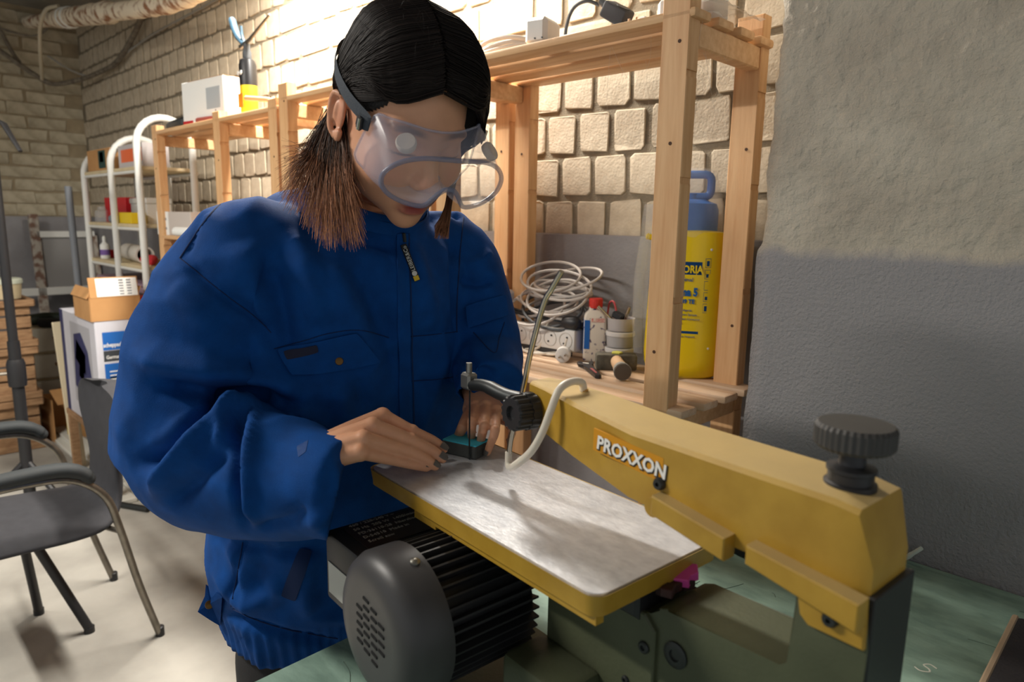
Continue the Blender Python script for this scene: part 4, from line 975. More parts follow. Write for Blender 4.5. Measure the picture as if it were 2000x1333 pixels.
# ================================================================ far left of the room
def box_thing(name, label, cat, c, s, m, rz=0, bev=.002, group=None, parts=()):
    """carton-like thing: body plus flat parts laid on a face; parts = (name, face, a0, a1, b0, b1, material) in fractions of the face"""
    t = thing(name, label, cat, c, rz, group)
    bm = bmesh.new(); add_box(bm, (0, 0, s[2]/2), s, bev=bev); obj('box_body', bm, m, t)
    for (pn, face, a0, a1, b0, b1, pm) in parts:
        bm = bmesh.new(); e = .0012
        if face == '-y': add_box(bm, ((-.5+(a0+a1)/2)*s[0], -s[1]/2, (b0+b1)/2*s[2]), ((a1-a0)*s[0], e, (b1-b0)*s[2]))
        elif face == '+x': add_box(bm, (s[0]/2, (-.5+(a0+a1)/2)*s[1], (b0+b1)/2*s[2]), (e, (a1-a0)*s[1], (b1-b0)*s[2]))
        elif face == '+z': add_box(bm, ((-.5+(a0+a1)/2)*s[0], (-.5+(b0+b1)/2)*s[1], s[2]), ((a1-a0)*s[0], (b1-b0)*s[1], e))
        obj(pn, bm, pm, t)
    return t
P_ = lambda n, c, r=.6, **k: mat(n, c, r, **k)
M_white = P_('white_paint', (226, 226, 220), .45); M_cream = P_('cream_board', (214, 196, 158), .7, var=.15); M_card = mat('cardboard', (196, 148, 96), .85, rgb2=(180, 132, 82), vscale=8)
M_red = P_('red_plastic', (190, 30, 38), .5); M_yellow = P_('yellow_plastic', (228, 196, 30), .5); M_paperw = P_('white_paper', (236, 236, 232), .8); M_bluep = P_('blue_print', (28, 98, 178), .6); M_navy = P_('navy_print', (36, 46, 92), .6)
M_greyd = P_('dark_grey_print', (58, 62, 66), .6); M_orange = P_('orange_print', (226, 104, 56), .6); M_wood_old = mat('old_crate_wood', (170, 134, 98), .85, rgb2=(136, 102, 72), vscale=10, stretch=(2, 2, 8), bump=.3, bscale=40)

# ---- armchair with black upholstery
ch = thing('armchair', 'black upholstered armchair with bent steel legs', 'chair', (-2.46, 0.40, 0))
M_uph = mat('charcoal_upholstery', (52, 52, 56), .85, var=.2, vscale=30, bump=.15, bscale=500); M_steel = mat('dull_steel_tube', (138, 132, 122), .35, .85, var=.3, vscale=30)
bm = bmesh.new(); g = []      # one-piece shell: seat that sweeps up into a waisted back
prof = [(-.26, .425, .19), (-.20, .452, .235), (-.08, .452, .240), (.05, .446, .235), (.13, .448, .215), (.175, .470, .175), (.198, .515, .150), (.208, .58, .140), (.212, .65, .162), (.218, .72, .202), (.226, .775, .212), (.230, .800, .200), (.232, .820, .168), (.2335, .832, .115), (.234, .837, .05)]
PP = smooth_path([(a, b, w) for a, b, w in prof], 4); rings = []; m_ = len(PP)
for i, p in enumerate(PP):
    q = PP[min(i+1, m_-1)]-PP[max(i-1, 0)]; T = Vector((0, q.x, q.y)).normalized(); Nn = Vector((0, -T.z, T.y)); back = max(0, (p.y-.47)/.35); e = min(1, min(i, m_-1-i)/2.5+.35); ring = []
    for k in range(28):
        t_ = 2*PI*k/28; cx = math.copysign(abs(math.cos(t_))**.7, math.cos(t_)); sn = math.copysign(abs(math.sin(t_))**.8, math.sin(t_))
        ring.append(Vector((.045+.035*back+cx*p.z, p.x-.045*cx*cx*back, p.y-.014*(1-min(1, back*3))*abs(cx)**3))+Nn*(sn*.021*e))
    rings.append(ring)
add_loft(bm, rings); obj('seat_shell', bm, M_uph, ch, True, 75)
for s in (-1, 1):
    x = .285 if s > 0 else -.27
    P3 = smooth_path([(x-.075 if s > 0 else x-.003, .272, .0), (x-.045 if s > 0 else x+.0, .215, .21), (x-.012, .165, .43), (x, .13, .545), (x, .055, .612), (x, -.05, .628), (x, -.22, .625)], 5)
    bm = bmesh.new(); add_tube(bm, P3, .011, 10); lg = obj('leg', bm, M_steel, ch, True)
    bm = bmesh.new(); add_lathe(bm, [(.014, 0), (.014, .03), (.0115, .032)], (P3[0].x, P3[0].y, 0), (0, 0, 1), 12); obj('rubber_foot', bm, M_black, lg, True)
    bm = bmesh.new(); add_tube(bm, smooth_path([(x, -.24, .645), (x, -.10, .652), (x, .02, .650), (x, .075, .630), (x, .095, .608)], 4), [.024]*4+[.026]*8+[.024]*4+[.018], 14, sy=.8); add_ball(bm, (x, .095, .608), .018); obj('armrest', bm, mat('black_arm_pad', (44, 48, 50), .7, bump=.1, bscale=300), ch, True)
    bm = bmesh.new(); add_tube(bm, [(x-.01, .165, .42), (x*.35, .12, .405)], .008, 8); obj('stay', bm, M_steel, ch, True)
for fx, fy in ((.034, .113), (-.20, .02)):
    bm = bmesh.new(); add_tube(bm, [(fx*.2-.02, -.03, .415), (fx, fy, .012)], .014, 12); lg = obj('leg', bm, M_black, ch, True)
    bm = bmesh.new(); add_lathe(bm, [(.016, 0), (.016, .02)], (fx, fy, 0), (0, 0, 1), 12); obj('rubber_foot', bm, M_black, lg, True)
bm = bmesh.new()
for dx in (-.10, .08): add_tube(bm, [(dx, -.22, .408), (dx*.6, .14, .405)], .006, 6)
add_box(bm, (0, -.03, .41), (.20, .05, .018)); obj('under_frame', bm, M_steel_d, ch)

# ---- black light stand
st = thing('light_stand', 'black telescopic stand behind the armchair', 'stand', (-3.62, 0.587, 0))
bm = bmesh.new(); add_tube(bm, [(0, 0, .02), (0, 0, .80)], .024, 14); obj('pole', bm, M_black, st, True)
bm = bmesh.new(); add_tube(bm, [(0, 0, .78), (0.0, 0, 1.75)], .019, 14); obj('upper_pole', bm, M_black, st, True)
bm = bmesh.new(); add_lathe(bm, [(.034, .60), (.036, .62), (.036, .70), (.030, .72)], (0, 0, 0), (0, 0, 1), 16); cl_ = obj('collar', bm, M_black, st, True)
bm = bmesh.new(); add_tube(bm, [(0, -.03, .66), (.0, -.13, .665)], .008, 8); obj('clamp_lever', bm, M_steel, cl_, True)
for k in range(3):
    a = 2*PI*k/3+2.6; bm = bmesh.new(); add_tube(bm, [(0, 0, .26), (.26*math.cos(a), .26*math.sin(a), .012)], .012, 8); obj('leg', bm, M_black, st, True)
bm = bmesh.new(); add_tube(bm, [(0, 0, 1.74), (.05, .04, 1.71), (.12, .075, 1.60)], [.014, .016, .010], 8, sy=.6); obj('side_arm', bm, M_black, st, True)

# ---- stacked wooden crates with a round tub on top
for i, (z0, h) in enumerate(((0, .30), (.30, .30), (.60, .27))):
    t = thing('wooden_crate', ['bottom wooden crate of the stack at the left edge', 'middle wooden crate of the stack at the left edge', 'top wooden crate of the stack at the left edge'][i], 'crate', (-4.92, .52, z0), random.uniform(-.03, .03), 'stacked wooden crates')
    for k in range(3):
        bm = bmesh.new(); add_box(bm, (.24, 0, .045+k*(h-.05)/3+.02), (.018, .66, (h-.05)/3-.012), bev=.003); obj('board', bm, M_wood_old, t)
        bm = bmesh.new(); add_box(bm, (0, .325, .045+k*(h-.05)/3+.02), (.46, .018, (h-.05)/3-.012), bev=.003); obj('board', bm, M_wood_old, t)
    for zz in (.02, h-.022):
        bm = bmesh.new(); add_box(bm, (.262, 0, zz), (.028, .70, .038), bev=.004); obj('batten', bm, M_wood_old, t)
        bm = bmesh.new(); add_box(bm, (0, .345, zz), (.50, .024, .036), bev=.004); obj('batten', bm, M_wood_old, t)
    bm = bmesh.new(); add_box(bm, (0, 0, .01), (.46, .62, .014)); obj('bottom', bm, M_wood_old, t)
t = thing('round_tub', 'white round tub standing on the wooden crates', 'tub', (-4.78, .75, .87))
bm = bmesh.new(); add_lathe(bm, [(.085, 0), (.095, .09), (.09, .095)], (0, 0, 0), (0, 0, 1), 24); obj('tub_body', bm, M_cream, t, True)
bm = bmesh.new(); add_lathe(bm, [(.10, .085), (.10, .105), (.092, .112), (0, .114)], (0, 0, 0), (0, 0, 1), 24); obj('lid', bm, mat('pale_green_lid', (206, 210, 190), .6), t, True)

# ---- small white drawer cabinet with clutter on top, open carton before it
t = thing('drawer_cabinet', 'low white drawer cabinet between crates and tool carton', 'cabinet', (-5.20, 1.04, 0))
bm = bmesh.new(); add_box(bm, (-.012, 0, .325), (.376, .28, .65), bev=.003); obj('body', bm, M_cream, t)
for k in range(4):
    bm = bmesh.new(); add_box(bm, (.19, 0, .08+.165*k), (.03, .27, .145), bev=.004); d_ = obj('drawer', bm, mat('off_white_front', (206, 202, 186), .55, var=.1), t)
    bm = bmesh.new(); add_lathe(bm, [(.010, 0), (.012, .012), (.006, .018)], (.206, -.02, .09+.165*k), (1, 0, 0), 12); obj('knob', bm, M_wood_old, d_, True)
def pile_tool(name, label, cat, pts, rs, c, col):
    bm = bmesh.new(); capsule_chain(bm, pts, rs, 10); o = tag(obj(name, bm, P_(name+'_skin', col, .55), None, True), label, cat); o.location = c; return o
pile_tool('cordless_drill', 'dark green power drill lying on the drawer cabinet', 'drill', [(0, -.10, .04), (0, .02, .045), (.02, .10, .05)], [.034, .04, .03], (-5.10, .98, .65), (40, 52, 40))
pile_tool('glove', 'crumpled dark work glove on the drawer cabinet', 'glove', [(.0, -.03, .03), (.05, .05, .028), (.04, .12, .02)], [.028, .03, .016], (-5.02, 1.0, .65), (30, 32, 34))
box_thing('instruction_booklet', 'white booklet on the drawer cabinet', 'booklet', (-5.28, 1.06, .65), (.15, .11, .02), M_paperw, .3)
t = thing('open_carton', 'opened brown carton with yellow edges on the floor', 'carton', (-4.80, 0.985, 0), .1)
for (c, s) in (((0, -.08, .13), (.20, .005, .26)), ((0, .08, .13), (.20, .005, .26)), ((-.10, 0, .13), (.005, .16, .26)), ((0, 0, .004), (.2, .16, .006))):
    bm = bmesh.new(); add_box(bm, c, s); obj('panel', bm, M_card, t)
bm = bmesh.new(); add_box(bm, (.10, .04, .13), (.006, .09, .26)); obj('panel', bm, M_card, t)
bm = bmesh.new(); add_box(bm, (.104, -.005, .13), (.006, .02, .27)); obj('yellow_edge', bm, M_yellow, t)
bm = bmesh.new(); add_box(bm, (.10, -.02, .275), (.14, .10, .004), Matrix.Rotation(.5, 3, 'Y')); obj('flap', bm, M_card, t)
ba_, bb2 = Vector((-4.125, .868, .80)), Vector((-4.105, .90, 0)); ld = (ba_-bb2); ll = ld.length; ld.normalize(); ly = Vector((0, 1, 0)); ly = (ly-ld*ly.dot(ld)).normalized()
bm = bmesh.new(); add_box(bm, (0, 0, ll/2), (.012, .060, ll), bev=.002)
o = tag(obj('board_offcut', bm, mat('pale_plywood', (226, 212, 180), .6)), 'cream board leaning between cabinet and tool carton', 'board'); o.matrix_world = Matrix.Translation(bb2) @ Matrix((ly.cross(ld), ly, ld)).transposed().to_4x4()

# ---- printed tool carton on a low trestle, brown parcel box on top
t = thing('trestle', 'low wooden trestle under the printed tool carton', 'trestle', (-3.78, .98, 0))
bm = bmesh.new(); add_box(bm, (0, 0, .34), (.60, .25, .03), bev=.003); obj('top', bm, M_wood_old, t)
for sx in (-1, 1):
    for sy in (-1, 1): bm = bmesh.new(); add_box(bm, (sx*.27, sy*.105, .162), (.035, .035, .323)); obj('leg', bm, M_wood_old, t)
CW, CD, CH = .60, .235, .52
t = box_thing('tool_carton', 'large printed white and blue tool carton under the brown parcel box', 'carton', (-3.77, .982, .356), (CW, CD, CH), mat('printed_carton', (206, 206, 214), .6, var=.06), parts=(
    ('blue_edge', '-y', 0, .10, 0, 1, M_navy), ('tool_picture', '-y', .30, .86, .15, .92, P_('print_grey', (172, 172, 178))), ('logo_panel', '+x', .12, .52, .74, .90, M_bluep), ('origin_panel', '+x', .12, .52, .64, .735, M_greyd),
    ('text_panel', '+x', .12, .62, .02, .62, M_bluep), ('photo_inset', '+x', .20, .45, .36, .50, P_('photo_print', (150, 170, 190))), ('photo_inset', '+x', .22, .50, .20, .34, P_('photo_print', (150, 170, 190))), ('photo_inset', '+x', .26, .52, .04, .18, P_('photo_print_dark', (60, 62, 72))),
    ('badge', '+x', .60, .72, .86, .93, M_bluep), ('badge', '+x', .76, .88, .86, .93, M_bluep)))
text_mesh('logo_text', 'scheppach', .026, M_paperw, t, (CW/2+.0012, -.088, .40), (PI/2, 0, PI/2), .0002, .0006, sx=.75)
text_mesh('origin_text', 'Germany', .022, M_paperw, t, (CW/2+.0012, -.080, .345), (PI/2, 0, PI/2), .0002, .0004, sx=.8)
for k in range(3):
    bm = bmesh.new(); add_box(bm, (CW/2+.0009, -.030, .285-.018*k), (.001, .080, .005)); obj('text_line', bm, M_paperw, t)
# pictured bench saw: dark body and red guard printed on both faces
for (nm, face, poly, m) in (('saw_print', '-y', [(-.10, .16), (.16, .08), (.20, .20), (.16, .36), (.06, .44), (-.06, .42)], M_navy), ('saw_print', '-y', [(-.06, .30), (.10, .24), (.12, .34), (-.02, .40)], P_('print_black', (34, 34, 42))), ('guard_print', '-y', [(-.02, .22), (.06, .20), (.08, .26), (.0, .28)], M_red),
                            ('saw_print', '+x', [(.035, .22), (.112, .22), (.112, .36), (.075, .37), (.040, .34)], P_('print_black', (34, 34, 42))), ('guard_print', '+x', [(.05, .235), (.085, .235), (.09, .27), (.06, .28)], M_red)):
    bm = bmesh.new()
    if face == '-y': add_prism(bm, poly, -CD/2-.0022, -CD/2-.0008, lambda a, b, h: (a, h, b))
    else: add_prism(bm, poly, CW/2+.0006, CW/2+.0020, lambda a, b, h: (h, a, b))
    obj(nm, bm, m, t)
BX0, BW_, BD_, BH_ = -3.52, .26, .205, .105
t = thing('parcel_box', 'open brown parcel box with a white shipping label', 'carton', (-3.60, .958, .876))
for nm, c, s in (('side', (BW_/2, 0, BH_/2), (.005, BD_, BH_)), ('side', (-BW_/2, 0, BH_/2), (.005, BD_, BH_)), ('side', (0, -BD_/2, BH_/2), (BW_, .005, BH_)), ('side', (0, BD_/2, BH_/2), (BW_, .005, BH_)), ('bottom', (0, 0, .003), (BW_, BD_, .005))):
    bm = bmesh.new(); add_box(bm, c, s); obj(nm, bm, M_card, t)
R_f = Matrix.Rotation(math.radians(-12), 3, 'Y'); bm = bmesh.new(); add_box(bm, Vector((BW_/2-.008, .0, BH_+.045)), (.004, BD_*.98, .092), R_f); fl_ = obj('lid_flap', bm, M_card, t)
bm = bmesh.new(); add_box(bm, Vector((BW_/2-.005, .012, BH_+.045)), (.0022, BD_*.82, .082), R_f); lb_ = obj('shipping_label', bm, M_paperw, fl_)
for j, y in enumerate((.030, .062)):
    for k in range(6):
        bm = bmesh.new(); add_box(bm, Vector((BW_/2-.0034-.0022*(k-2.5), y, BH_+.045+.0125*(k-2.5))), (.0022, .018, .0052), R_f); obj('barcode', bm, mat('label_print', (120, 122, 128), .8), lb_)
for s, a in ((-1, -.5), (1, .4)):
    bm = bmesh.new(); add_box(bm, (0, s*(BD_/2+.02*s*0), BH_+.02), (BW_*.96, .004, .05), Matrix.Rotation(a*s*-1, 3, 'X')); obj('side_flap', bm, M_card, t)
# white planks on the floor, loose metal bar
for i, (x, y, z, ln, a) in enumerate(((-4.45, .945, .011, 2.0, .0), (-4.35, 1.018, .011, 1.9, -.0), (-4.45, .98, .0315, 1.5, .0))):
    bm = bmesh.new(); add_box(bm, (0, 0, 0), (ln, .065, .020), bev=.003); o = tag(obj('white_plank', bm, mat('white_plank_paint', (222, 220, 210), .6, var=.1, vscale=6)), ['front white plank lying on the floor', 'rear white plank lying on the floor', 'white plank lying on top of two others'][i], 'plank', 'white planks on the floor'); o.location = (x, y, z); o.rotation_euler = (0, 0, a)
bm = bmesh.new(); add_tube(bm, [(-3.62, .80, .014), (-3.285, .972, .014)], .014, 10); tag(obj('metal_bar', bm, M_steel_d, None, True), 'dark metal bar lying on the floor behind the armchair', 'bar')

# ---- old panelled frame leaning at the end wall, grey pipe beside it
t = thing('leaning_frame', 'old peeling window frame leaning against the end wall', 'frame', (-5.72, 1.28, 0), 0, rot=(0, math.radians(-6), 0))
M_peel = mat('peeling_paint', (176, 168, 156), .8, rgb2=(120, 92, 78), vscale=18, contrast=(.42, .55))
for (nm, y, z, sy, sz, m) in (('stile', -.145, .68, .055, 1.32, M_peel), ('stile', .21, .62, .05, 1.14, M_peel), ('rail', .04, 1.20, .36, .045, M_white), ('rail', -.02, .80, .60, .055, M_white), ('panel', .035, 1.0, .31, .36, mat('grey_glass_panel', (150, 148, 146), .3)), ('rail', .03, .2, .34, .06, M_peel)):
    bm = bmesh.new(); add_box(bm, (.03 if nm != 'panel' else .02, y, z), (.045 if nm != 'panel' else .01, sy, sz), bev=.003); obj(nm, bm, m, t)
bm = bmesh.new(); add_tube(bm, [(-4.56, 1.085, .02), (-4.60, 1.078, 1.50)], .019, 12); tag(obj('grey_pipe', bm, mat('grey_pvc', (128, 132, 138), .4), None, True), 'grey pipe leaning beside the white rack', 'pipe')

# ---- white tubular rack with arched ends
rk_ = thing('tubular_rack', 'white tubular rack with arched ends and wooden boards', 'rack', (-3.98, 1.26, 0))
RX = [(-4.47, 1.13, 1.40), (-3.95, 1.12, 1.39), (-3.545, 1.12, 1.37)]; tops = [1.70, 1.735, 1.80]
for (x, ya, yb), zt in zip(RX, tops):
    r = (yb-ya)/2; c = (ya+yb)/2
    P3 = [(x+.98+3.0, ya-1.26, 0)]; P3 = [Vector((x+3.98, ya-1.26, z)) for z in np.linspace(0, zt-r*1.0, 6)]
    P3 += [Vector((x+3.98, c-1.26-r*math.cos(a), zt-r+r*math.sin(a))) for a in np.linspace(0.15, PI-.15, 12)]
    P3 += [Vector((x+3.98, yb-1.26, z)) for z in np.linspace(zt-r, 0, 6)]
    bm = bmesh.new(); add_tube(bm, P3, .0165, 12); obj('arch', bm, M_white, rk_, True)
for z in (1.575, 1.305, 1.105, .80, .40):
    bm = bmesh.new(); add_box(bm, (-.035, -.0, z-.008), (.93, .262, .016), bev=.002); obj('shelf_board', bm, M_cream, rk_)
    for y in (-.128, .128):
        bm = bmesh.new(); add_tube(bm, [(-.49, y, z-.024), (.435, y, z-.024)], .008, 8); obj('shelf_rail', bm, M_white, rk_)
# things on the rack
t = box_thing('long_carton', 'long brown carton with a green label on the top rack board', 'carton', (-4.20, 1.20, 1.575), (.40, .13, .11), M_card, 0, parts=(('green_label', '-y', .50, .80, .10, .92, P_('dark_green_print', (34, 66, 62))), ('lime_square', '-y', .56, .72, .38, .84, P_('lime_print', (204, 222, 60)))))
t = box_thing('orange_carton', 'orange and white carton with a blue disc picture', 'carton', (-3.745, 1.21, 1.575), (.35, .12, .11), P_('grey_print_carton', (190, 184, 184)), 0, parts=(('orange_field', '-y', .12, .98, .25, .80, M_orange),))
bm = bmesh.new(); add_lathe(bm, [(.042, 0), (.042, .0015), (.02, .002)], (.105, -.061, .05), (0, -1, 0), 24); obj('disc_print', bm, P_('blue_disc', (70, 80, 130)), t, True)
box_thing('red_box', 'red box standing on the middle rack board', 'box', (-4.27, 1.265, 1.305), (.30, .10, .135), M_red, .06)
t = box_thing('white_tin', 'white lidded tin beside the red box on the rack', 'tin', (-3.93, 1.29, 1.305), (.24, .12, .10), P_('pale_grey_tin', (208, 204, 198)), 0)
bm = bmesh.new(); add_box(bm, (0, 0, .115), (.25, .13, .03), bev=.004); obj('lid', bm, P_('pale_grey_tin', (208, 204, 198)), t)
box_thing('yellow_box', 'yellow box before the white tin on the rack', 'box', (-3.86, 1.175, 1.305), (.19, .07, .055), M_yellow, 0)
box_thing('grey_case', 'small grey case on the middle rack board', 'case', (-4.08, 1.17, 1.305), (.10, .06, .04), P_('grey_case', (120, 128, 136)), .1, bev=.01)
bm = bmesh.new(); add_lathe(bm, [(.035, 0), (.038, .005), (.036, .06), (.02, .07), (.018, .085)], (0, 0, 0), (0, 0, 1), 20); o = tag(obj('glass_jar', bm, mat('clear_glass', (220, 228, 228), .05, alpha=.25), None, True), 'small clear glass jar at the left of the rack', 'jar'); o.location = (-4.38, 1.18, 1.305)
bm = bmesh.new(); add_lathe(bm, [(.044, 0), (.044, .44), (.036, .44), (.036, .0)], (0, 0, 0), (1, -.12, 0), 24); o = tag(obj('paper_roll', bm, P_('pale_tube', (206, 200, 190), .7), None, True), 'pale cardboard tube lying on the lower rack board', 'tube'); o.location = (-4.22, 1.25, 1.149)
t = thing('spray_bottle', 'slim white bottle on the lower rack board', 'bottle', (-4.33, 1.165, 1.105)); bm = bmesh.new(); add_lathe(bm, [(.022, 0), (.024, .004), (.024, .075), (.010, .09)], (0, 0, 0), (0, 0, 1), 16); obj('bottle_body', bm, M_paperw, t, True)
bm = bmesh.new(); add_lathe(bm, [(.0095, .09), (.0095, .115), (.005, .125)], (0, 0, 0), (0, 0, 1), 12); obj('cap', bm, M_white, t, True); bm = bmesh.new(); add_lathe(bm, [(.0245, .02), (.0245, .05)], (0, 0, 0), (0, 0, 1), 16, False); obj('label_band', bm, P_('violet_label', (120, 90, 160)), t, True)
box_thing('red_pack', 'small red pack at the left end of the lower rack board', 'box', (-4.39, 1.20, 1.105), (.07, .06, .045), M_red, .2)
t = thing('red_cloth', 'crumpled red cloth on the rack beside the shelf', 'cloth', (-3.70, 1.19, 1.105)); bm = bmesh.new(); capsule_chain(bm, [(-.10, .0, .020), (-.02, .02, .024), (.08, -.02, .018)], [.018, .026, .014], 10); obj('cloth_fold', bm, P_('red_cloth', (196, 44, 52), .9), t, True)
t = thing('storage_bin', 'translucent mauve storage bin on the low rack board', 'bin', (-4.02, 1.26, .80)); M_mauve = mat('mauve_plastic', (150, 122, 140), .4, alpha=.92)
bm = bmesh.new(); add_box(bm, (0, 0, .10), (.74, .23, .20), bev=.012, seg=2, taper=(1.04, 1.06)); obj('bin_body', bm, M_mauve, t); bm = bmesh.new(); add_box(bm, (0, 0, .205), (.79, .25, .016), bev=.006); obj('rim', bm, M_mauve, t)
t = thing('red_basket', 'red plastic basket half hidden by the sleeve', 'basket', (-3.515, 1.072, .876)); bm = bmesh.new(); add_box(bm, (0, 0, .045), (.06, .042, .09), bev=.004, taper=(1.06, 1.06)); obj('basket_body', bm, M_red, t); bm = bmesh.new(); add_box(bm, (0, 0, .094), (.070, .050, .012), bev=.003); obj('rim', bm, M_red, t)

# ---- on the far pine shelf
t = box_thing('instruction_carton', 'white carton with a line drawing on top of the far shelf', 'carton', (-2.945, 1.225, 1.722), (.33, .075, .170), M_paperw, .1, parts=(('line_drawing', '-y', .60, .92, .30, .78, P_('drawing_grey', (176, 182, 186))), ('red_foot', '-y', 0, .25, 0, .10, M_red), ('brown_top', '+z', .15, 1, 0, 1, M_card)))
t = thing('foam_gun_can', 'black and yellow foam can with a dispensing gun', 'foam can', (-2.635, 1.24, 1.722))
bm = bmesh.new(); add_lathe(bm, [(.030, 0), (.032, .004), (.032, .115)], (0, 0, 0), (0, 0, 1), 24); obj('can_yellow', bm, M_yellow, t, True)
bm = bmesh.new(); add_lathe(bm, [(.0322, .115), (.0322, .190), (.026, .208), (.014, .214)], (0, 0, 0), (0, 0, 1), 24); obj('can_black', bm, P_('black_can', (26, 26, 28), .4), t, True)
bm = bmesh.new(); add_box(bm, (0, -.0325, .06), (.040, .002, .05)); obj('can_label', bm, P_('label_orange', (216, 140, 30)), t)
for dx in (-.011, .011):
    bm = bmesh.new(); add_lathe(bm, [(.008, 0), (.008, .002)], (dx, -.032, .158), (0, -1, 0), 14); obj('can_badge', bm, M_paperw, t)
bm = bmesh.new(); add_lathe(bm, [(.016, .21), (.016, .235), (.012, .245), (.012, .265)], (0, 0, 0), (0, 0, 1), 14); obj('adapter', bm, M_greyd, t, True)
M_teal = P_('dark_teal_grip', (40, 66, 82), .5)
bm = bmesh.new(); add_tube(bm, smooth_path([(-.02, 0, .268), (-.06, 0, .295), (-.095, 0, .335), (-.115, 0, .375)], 4), [.012]*4+[.014]*4+[.015]*4+[.012], 10, sy=.8); obj('grip', bm, M_teal, t, True)
bm = bmesh.new(); add_tube(bm, smooth_path([(-.015, 0, .268), (-.035, 0, .30), (-.04, 0, .335)], 4), [.006]*9, 8); obj('trigger', bm, M_teal, t, True)
bm = bmesh.new(); add_tube(bm, [(-.05, 0, .262), (.03, 0, .278), (.19, 0, .335)], [.009, .007, .004], 10); obj('barrel', bm, M_steel, t, True)
for i, (x, y, ln, a, r, m, lab, nm) in enumerate(((-2.40, 1.19, .34, -.05, .010, M_pine_x, 'wooden stick leaning over the far shelf board', 'wooden_stick'), (-2.42, 1.25, .26, .05, .014, P_('dark_tool', (52, 60, 72)), 'dark screwdriver lying on the far shelf', 'screwdriver'), (-2.88, 1.19, .20, .08, .012, P_('red_handle', (150, 74, 64)), 'red handled tool lying before the white carton', 'hand_tool'))):
    bm = bmesh.new(); add_tube(bm, [(-ln/2, 0, r+(.05 if i == 0 else 0)), (0, 0, r+(.027 if i == 0 else 0)), (ln/2, 0, r)], [r, r*.9, r*.7], 10); o = tag(obj(nm, bm, m, None, True), lab, 'tool'); o.location = (x, y, 1.722); o.rotation_euler = (0, 0, a)
t = box_thing('angle_grinder', 'flat black machine at the end of the far shelf', 'machine', (-3.27, 1.24, 1.722), (.26, .10, .045), P_('black_machine', (34, 38, 40), .5), -.1, bev=.012)
bm = bmesh.new(); add_tube(bm, [(.12, 0, .025), (.22, .01, .022)], .016, 10); obj('handle', bm, M_black, t, True)
t = box_thing('dotted_carton', 'white carton with black dots on the lower far shelf', 'carton', (-3.28, 1.23, 1.262), (.40, .13, .105), P_('kraft_white', (196, 186, 178)), 0, parts=(('white_end', '-y', 0, .36, 0, 1, M_paperw),))
for j in range(2):
    for k in range(3):
        bm = bmesh.new(); add_lathe(bm, [(.006, 0), (.006, .001)], (-.165+.04*k, -.0662, .03+.042*j), (0, -1, 0), 10); obj('dot', bm, P_('grey_dot', (150, 146, 146)), t)
bm = bmesh.new(); add_lathe(bm, [(.020, 0), (.020, .24)], (0, 0, 0), (1, 0, 0), 16); o = tag(obj('white_roll', bm, M_paperw, None, True), 'white roll lying before the dotted carton', 'roll'); o.location = (-3.22, 1.155, 1.282)

# ---- pipe and cables under the ceiling
t = thing('lagged_pipe', 'pipe wrapped in flaking lagging under the ceiling', 'pipe', (0, 0, 0))
P3 = smooth_path([(-2.93, 1.25, 2.74), (-2.94, 1.25, 2.50), (-2.98, 1.25, 2.31), (-3.12, 1.25, 2.262), (-3.6, 1.25, 2.30), (-4.3, 1.25, 2.40), (-5.2, 1.25, 2.53), (-5.95, 1.25, 2.64)], 10); rr = [.042+.006*noise.noise(Vector((p.x*18, 0, p.z*9)))+(.012 if -5.2 < p.x < -4.2 else 0) for p in P3]
bm = bmesh.new(); add_tube(bm, P3, rr, 16); obj('lagging', bm, mat('flaking_lagging', (226, 212, 188), .85, rgb2=(148, 104, 74), vscale=20, bump=.6, bscale=50, contrast=(.36, .52)), t, True)
for x in (-4.9, -5.02):
    bm = bmesh.new(); q = min(P3, key=lambda p: abs(p.x-x)); bmesh.ops.create_circle(bm, segments=20, radius=.05); bm.free(); bm = bmesh.new(); add_tube(bm, [q+Vector((0, .055*math.cos(a), .055*math.sin(a))) for a in np.linspace(0, 2*PI, 20, endpoint=False)], .007, 6, closed=True); obj('binding', bm, M_white, t, True)
def cable(label, pts, r, m, name='ceiling_cable', sub=8):
    bm = bmesh.new(); add_tube(bm, smooth_path(pts, sub), r, 8); return tag(obj(name, bm, m, None, True), label, 'cable')
M_cab_w = P_('dusty_white_cable', (190, 178, 154), .7); M_cab_d = P_('dusty_dark_conduit', (92, 82, 70), .8, rgb2=(132, 122, 106), vscale=30)
cable('sagging dusty conduit in the far corner', [(-5.9, 1.02, 2.44), (-5.85, 1.10, 2.37), (-5.82, 1.22, 2.28), (-5.78, 1.32, 2.225), (-5.62, 1.44, 2.25), (-5.35, 1.49, 2.27), (-5.03, 1.50, 2.285), (-4.77, 1.50, 2.35), (-4.55, 1.50, 2.44), (-4.35, 1.50, 2.56), (-4.30, 1.50, 2.74)], .016, M_cab_d)
cable('pale cable hanging from the lagged pipe', [(-5.05, 1.22, 2.57), (-5.16, 1.18, 2.56), (-5.24, 1.16, 2.48), (-5.30, 1.16, 2.36), (-5.45, 1.19, 2.27), (-5.6, 1.22, 2.22)], .011, M_cab_w)
cable('thin cable running up along the brick wall', [(-5.75, 1.30, 2.40), (-5.60, 1.40, 2.30), (-5.48, 1.50, 2.27), (-5.0, 1.51, 2.31), (-4.4, 1.52, 2.36), (-3.7, 1.53, 2.38), (-3.0, 1.53, 2.40), (-2.4, 1.53, 2.45)], .006, P_('grey_wire', (150, 146, 138), .7))
cable('dark rod crossing the end wall', [(-5.9, .98, 2.75), (-5.9, 1.05, 2.6), (-5.88, 1.12, 2.42), (-5.88, 1.16, 2.35)], .013, M_cab_d)
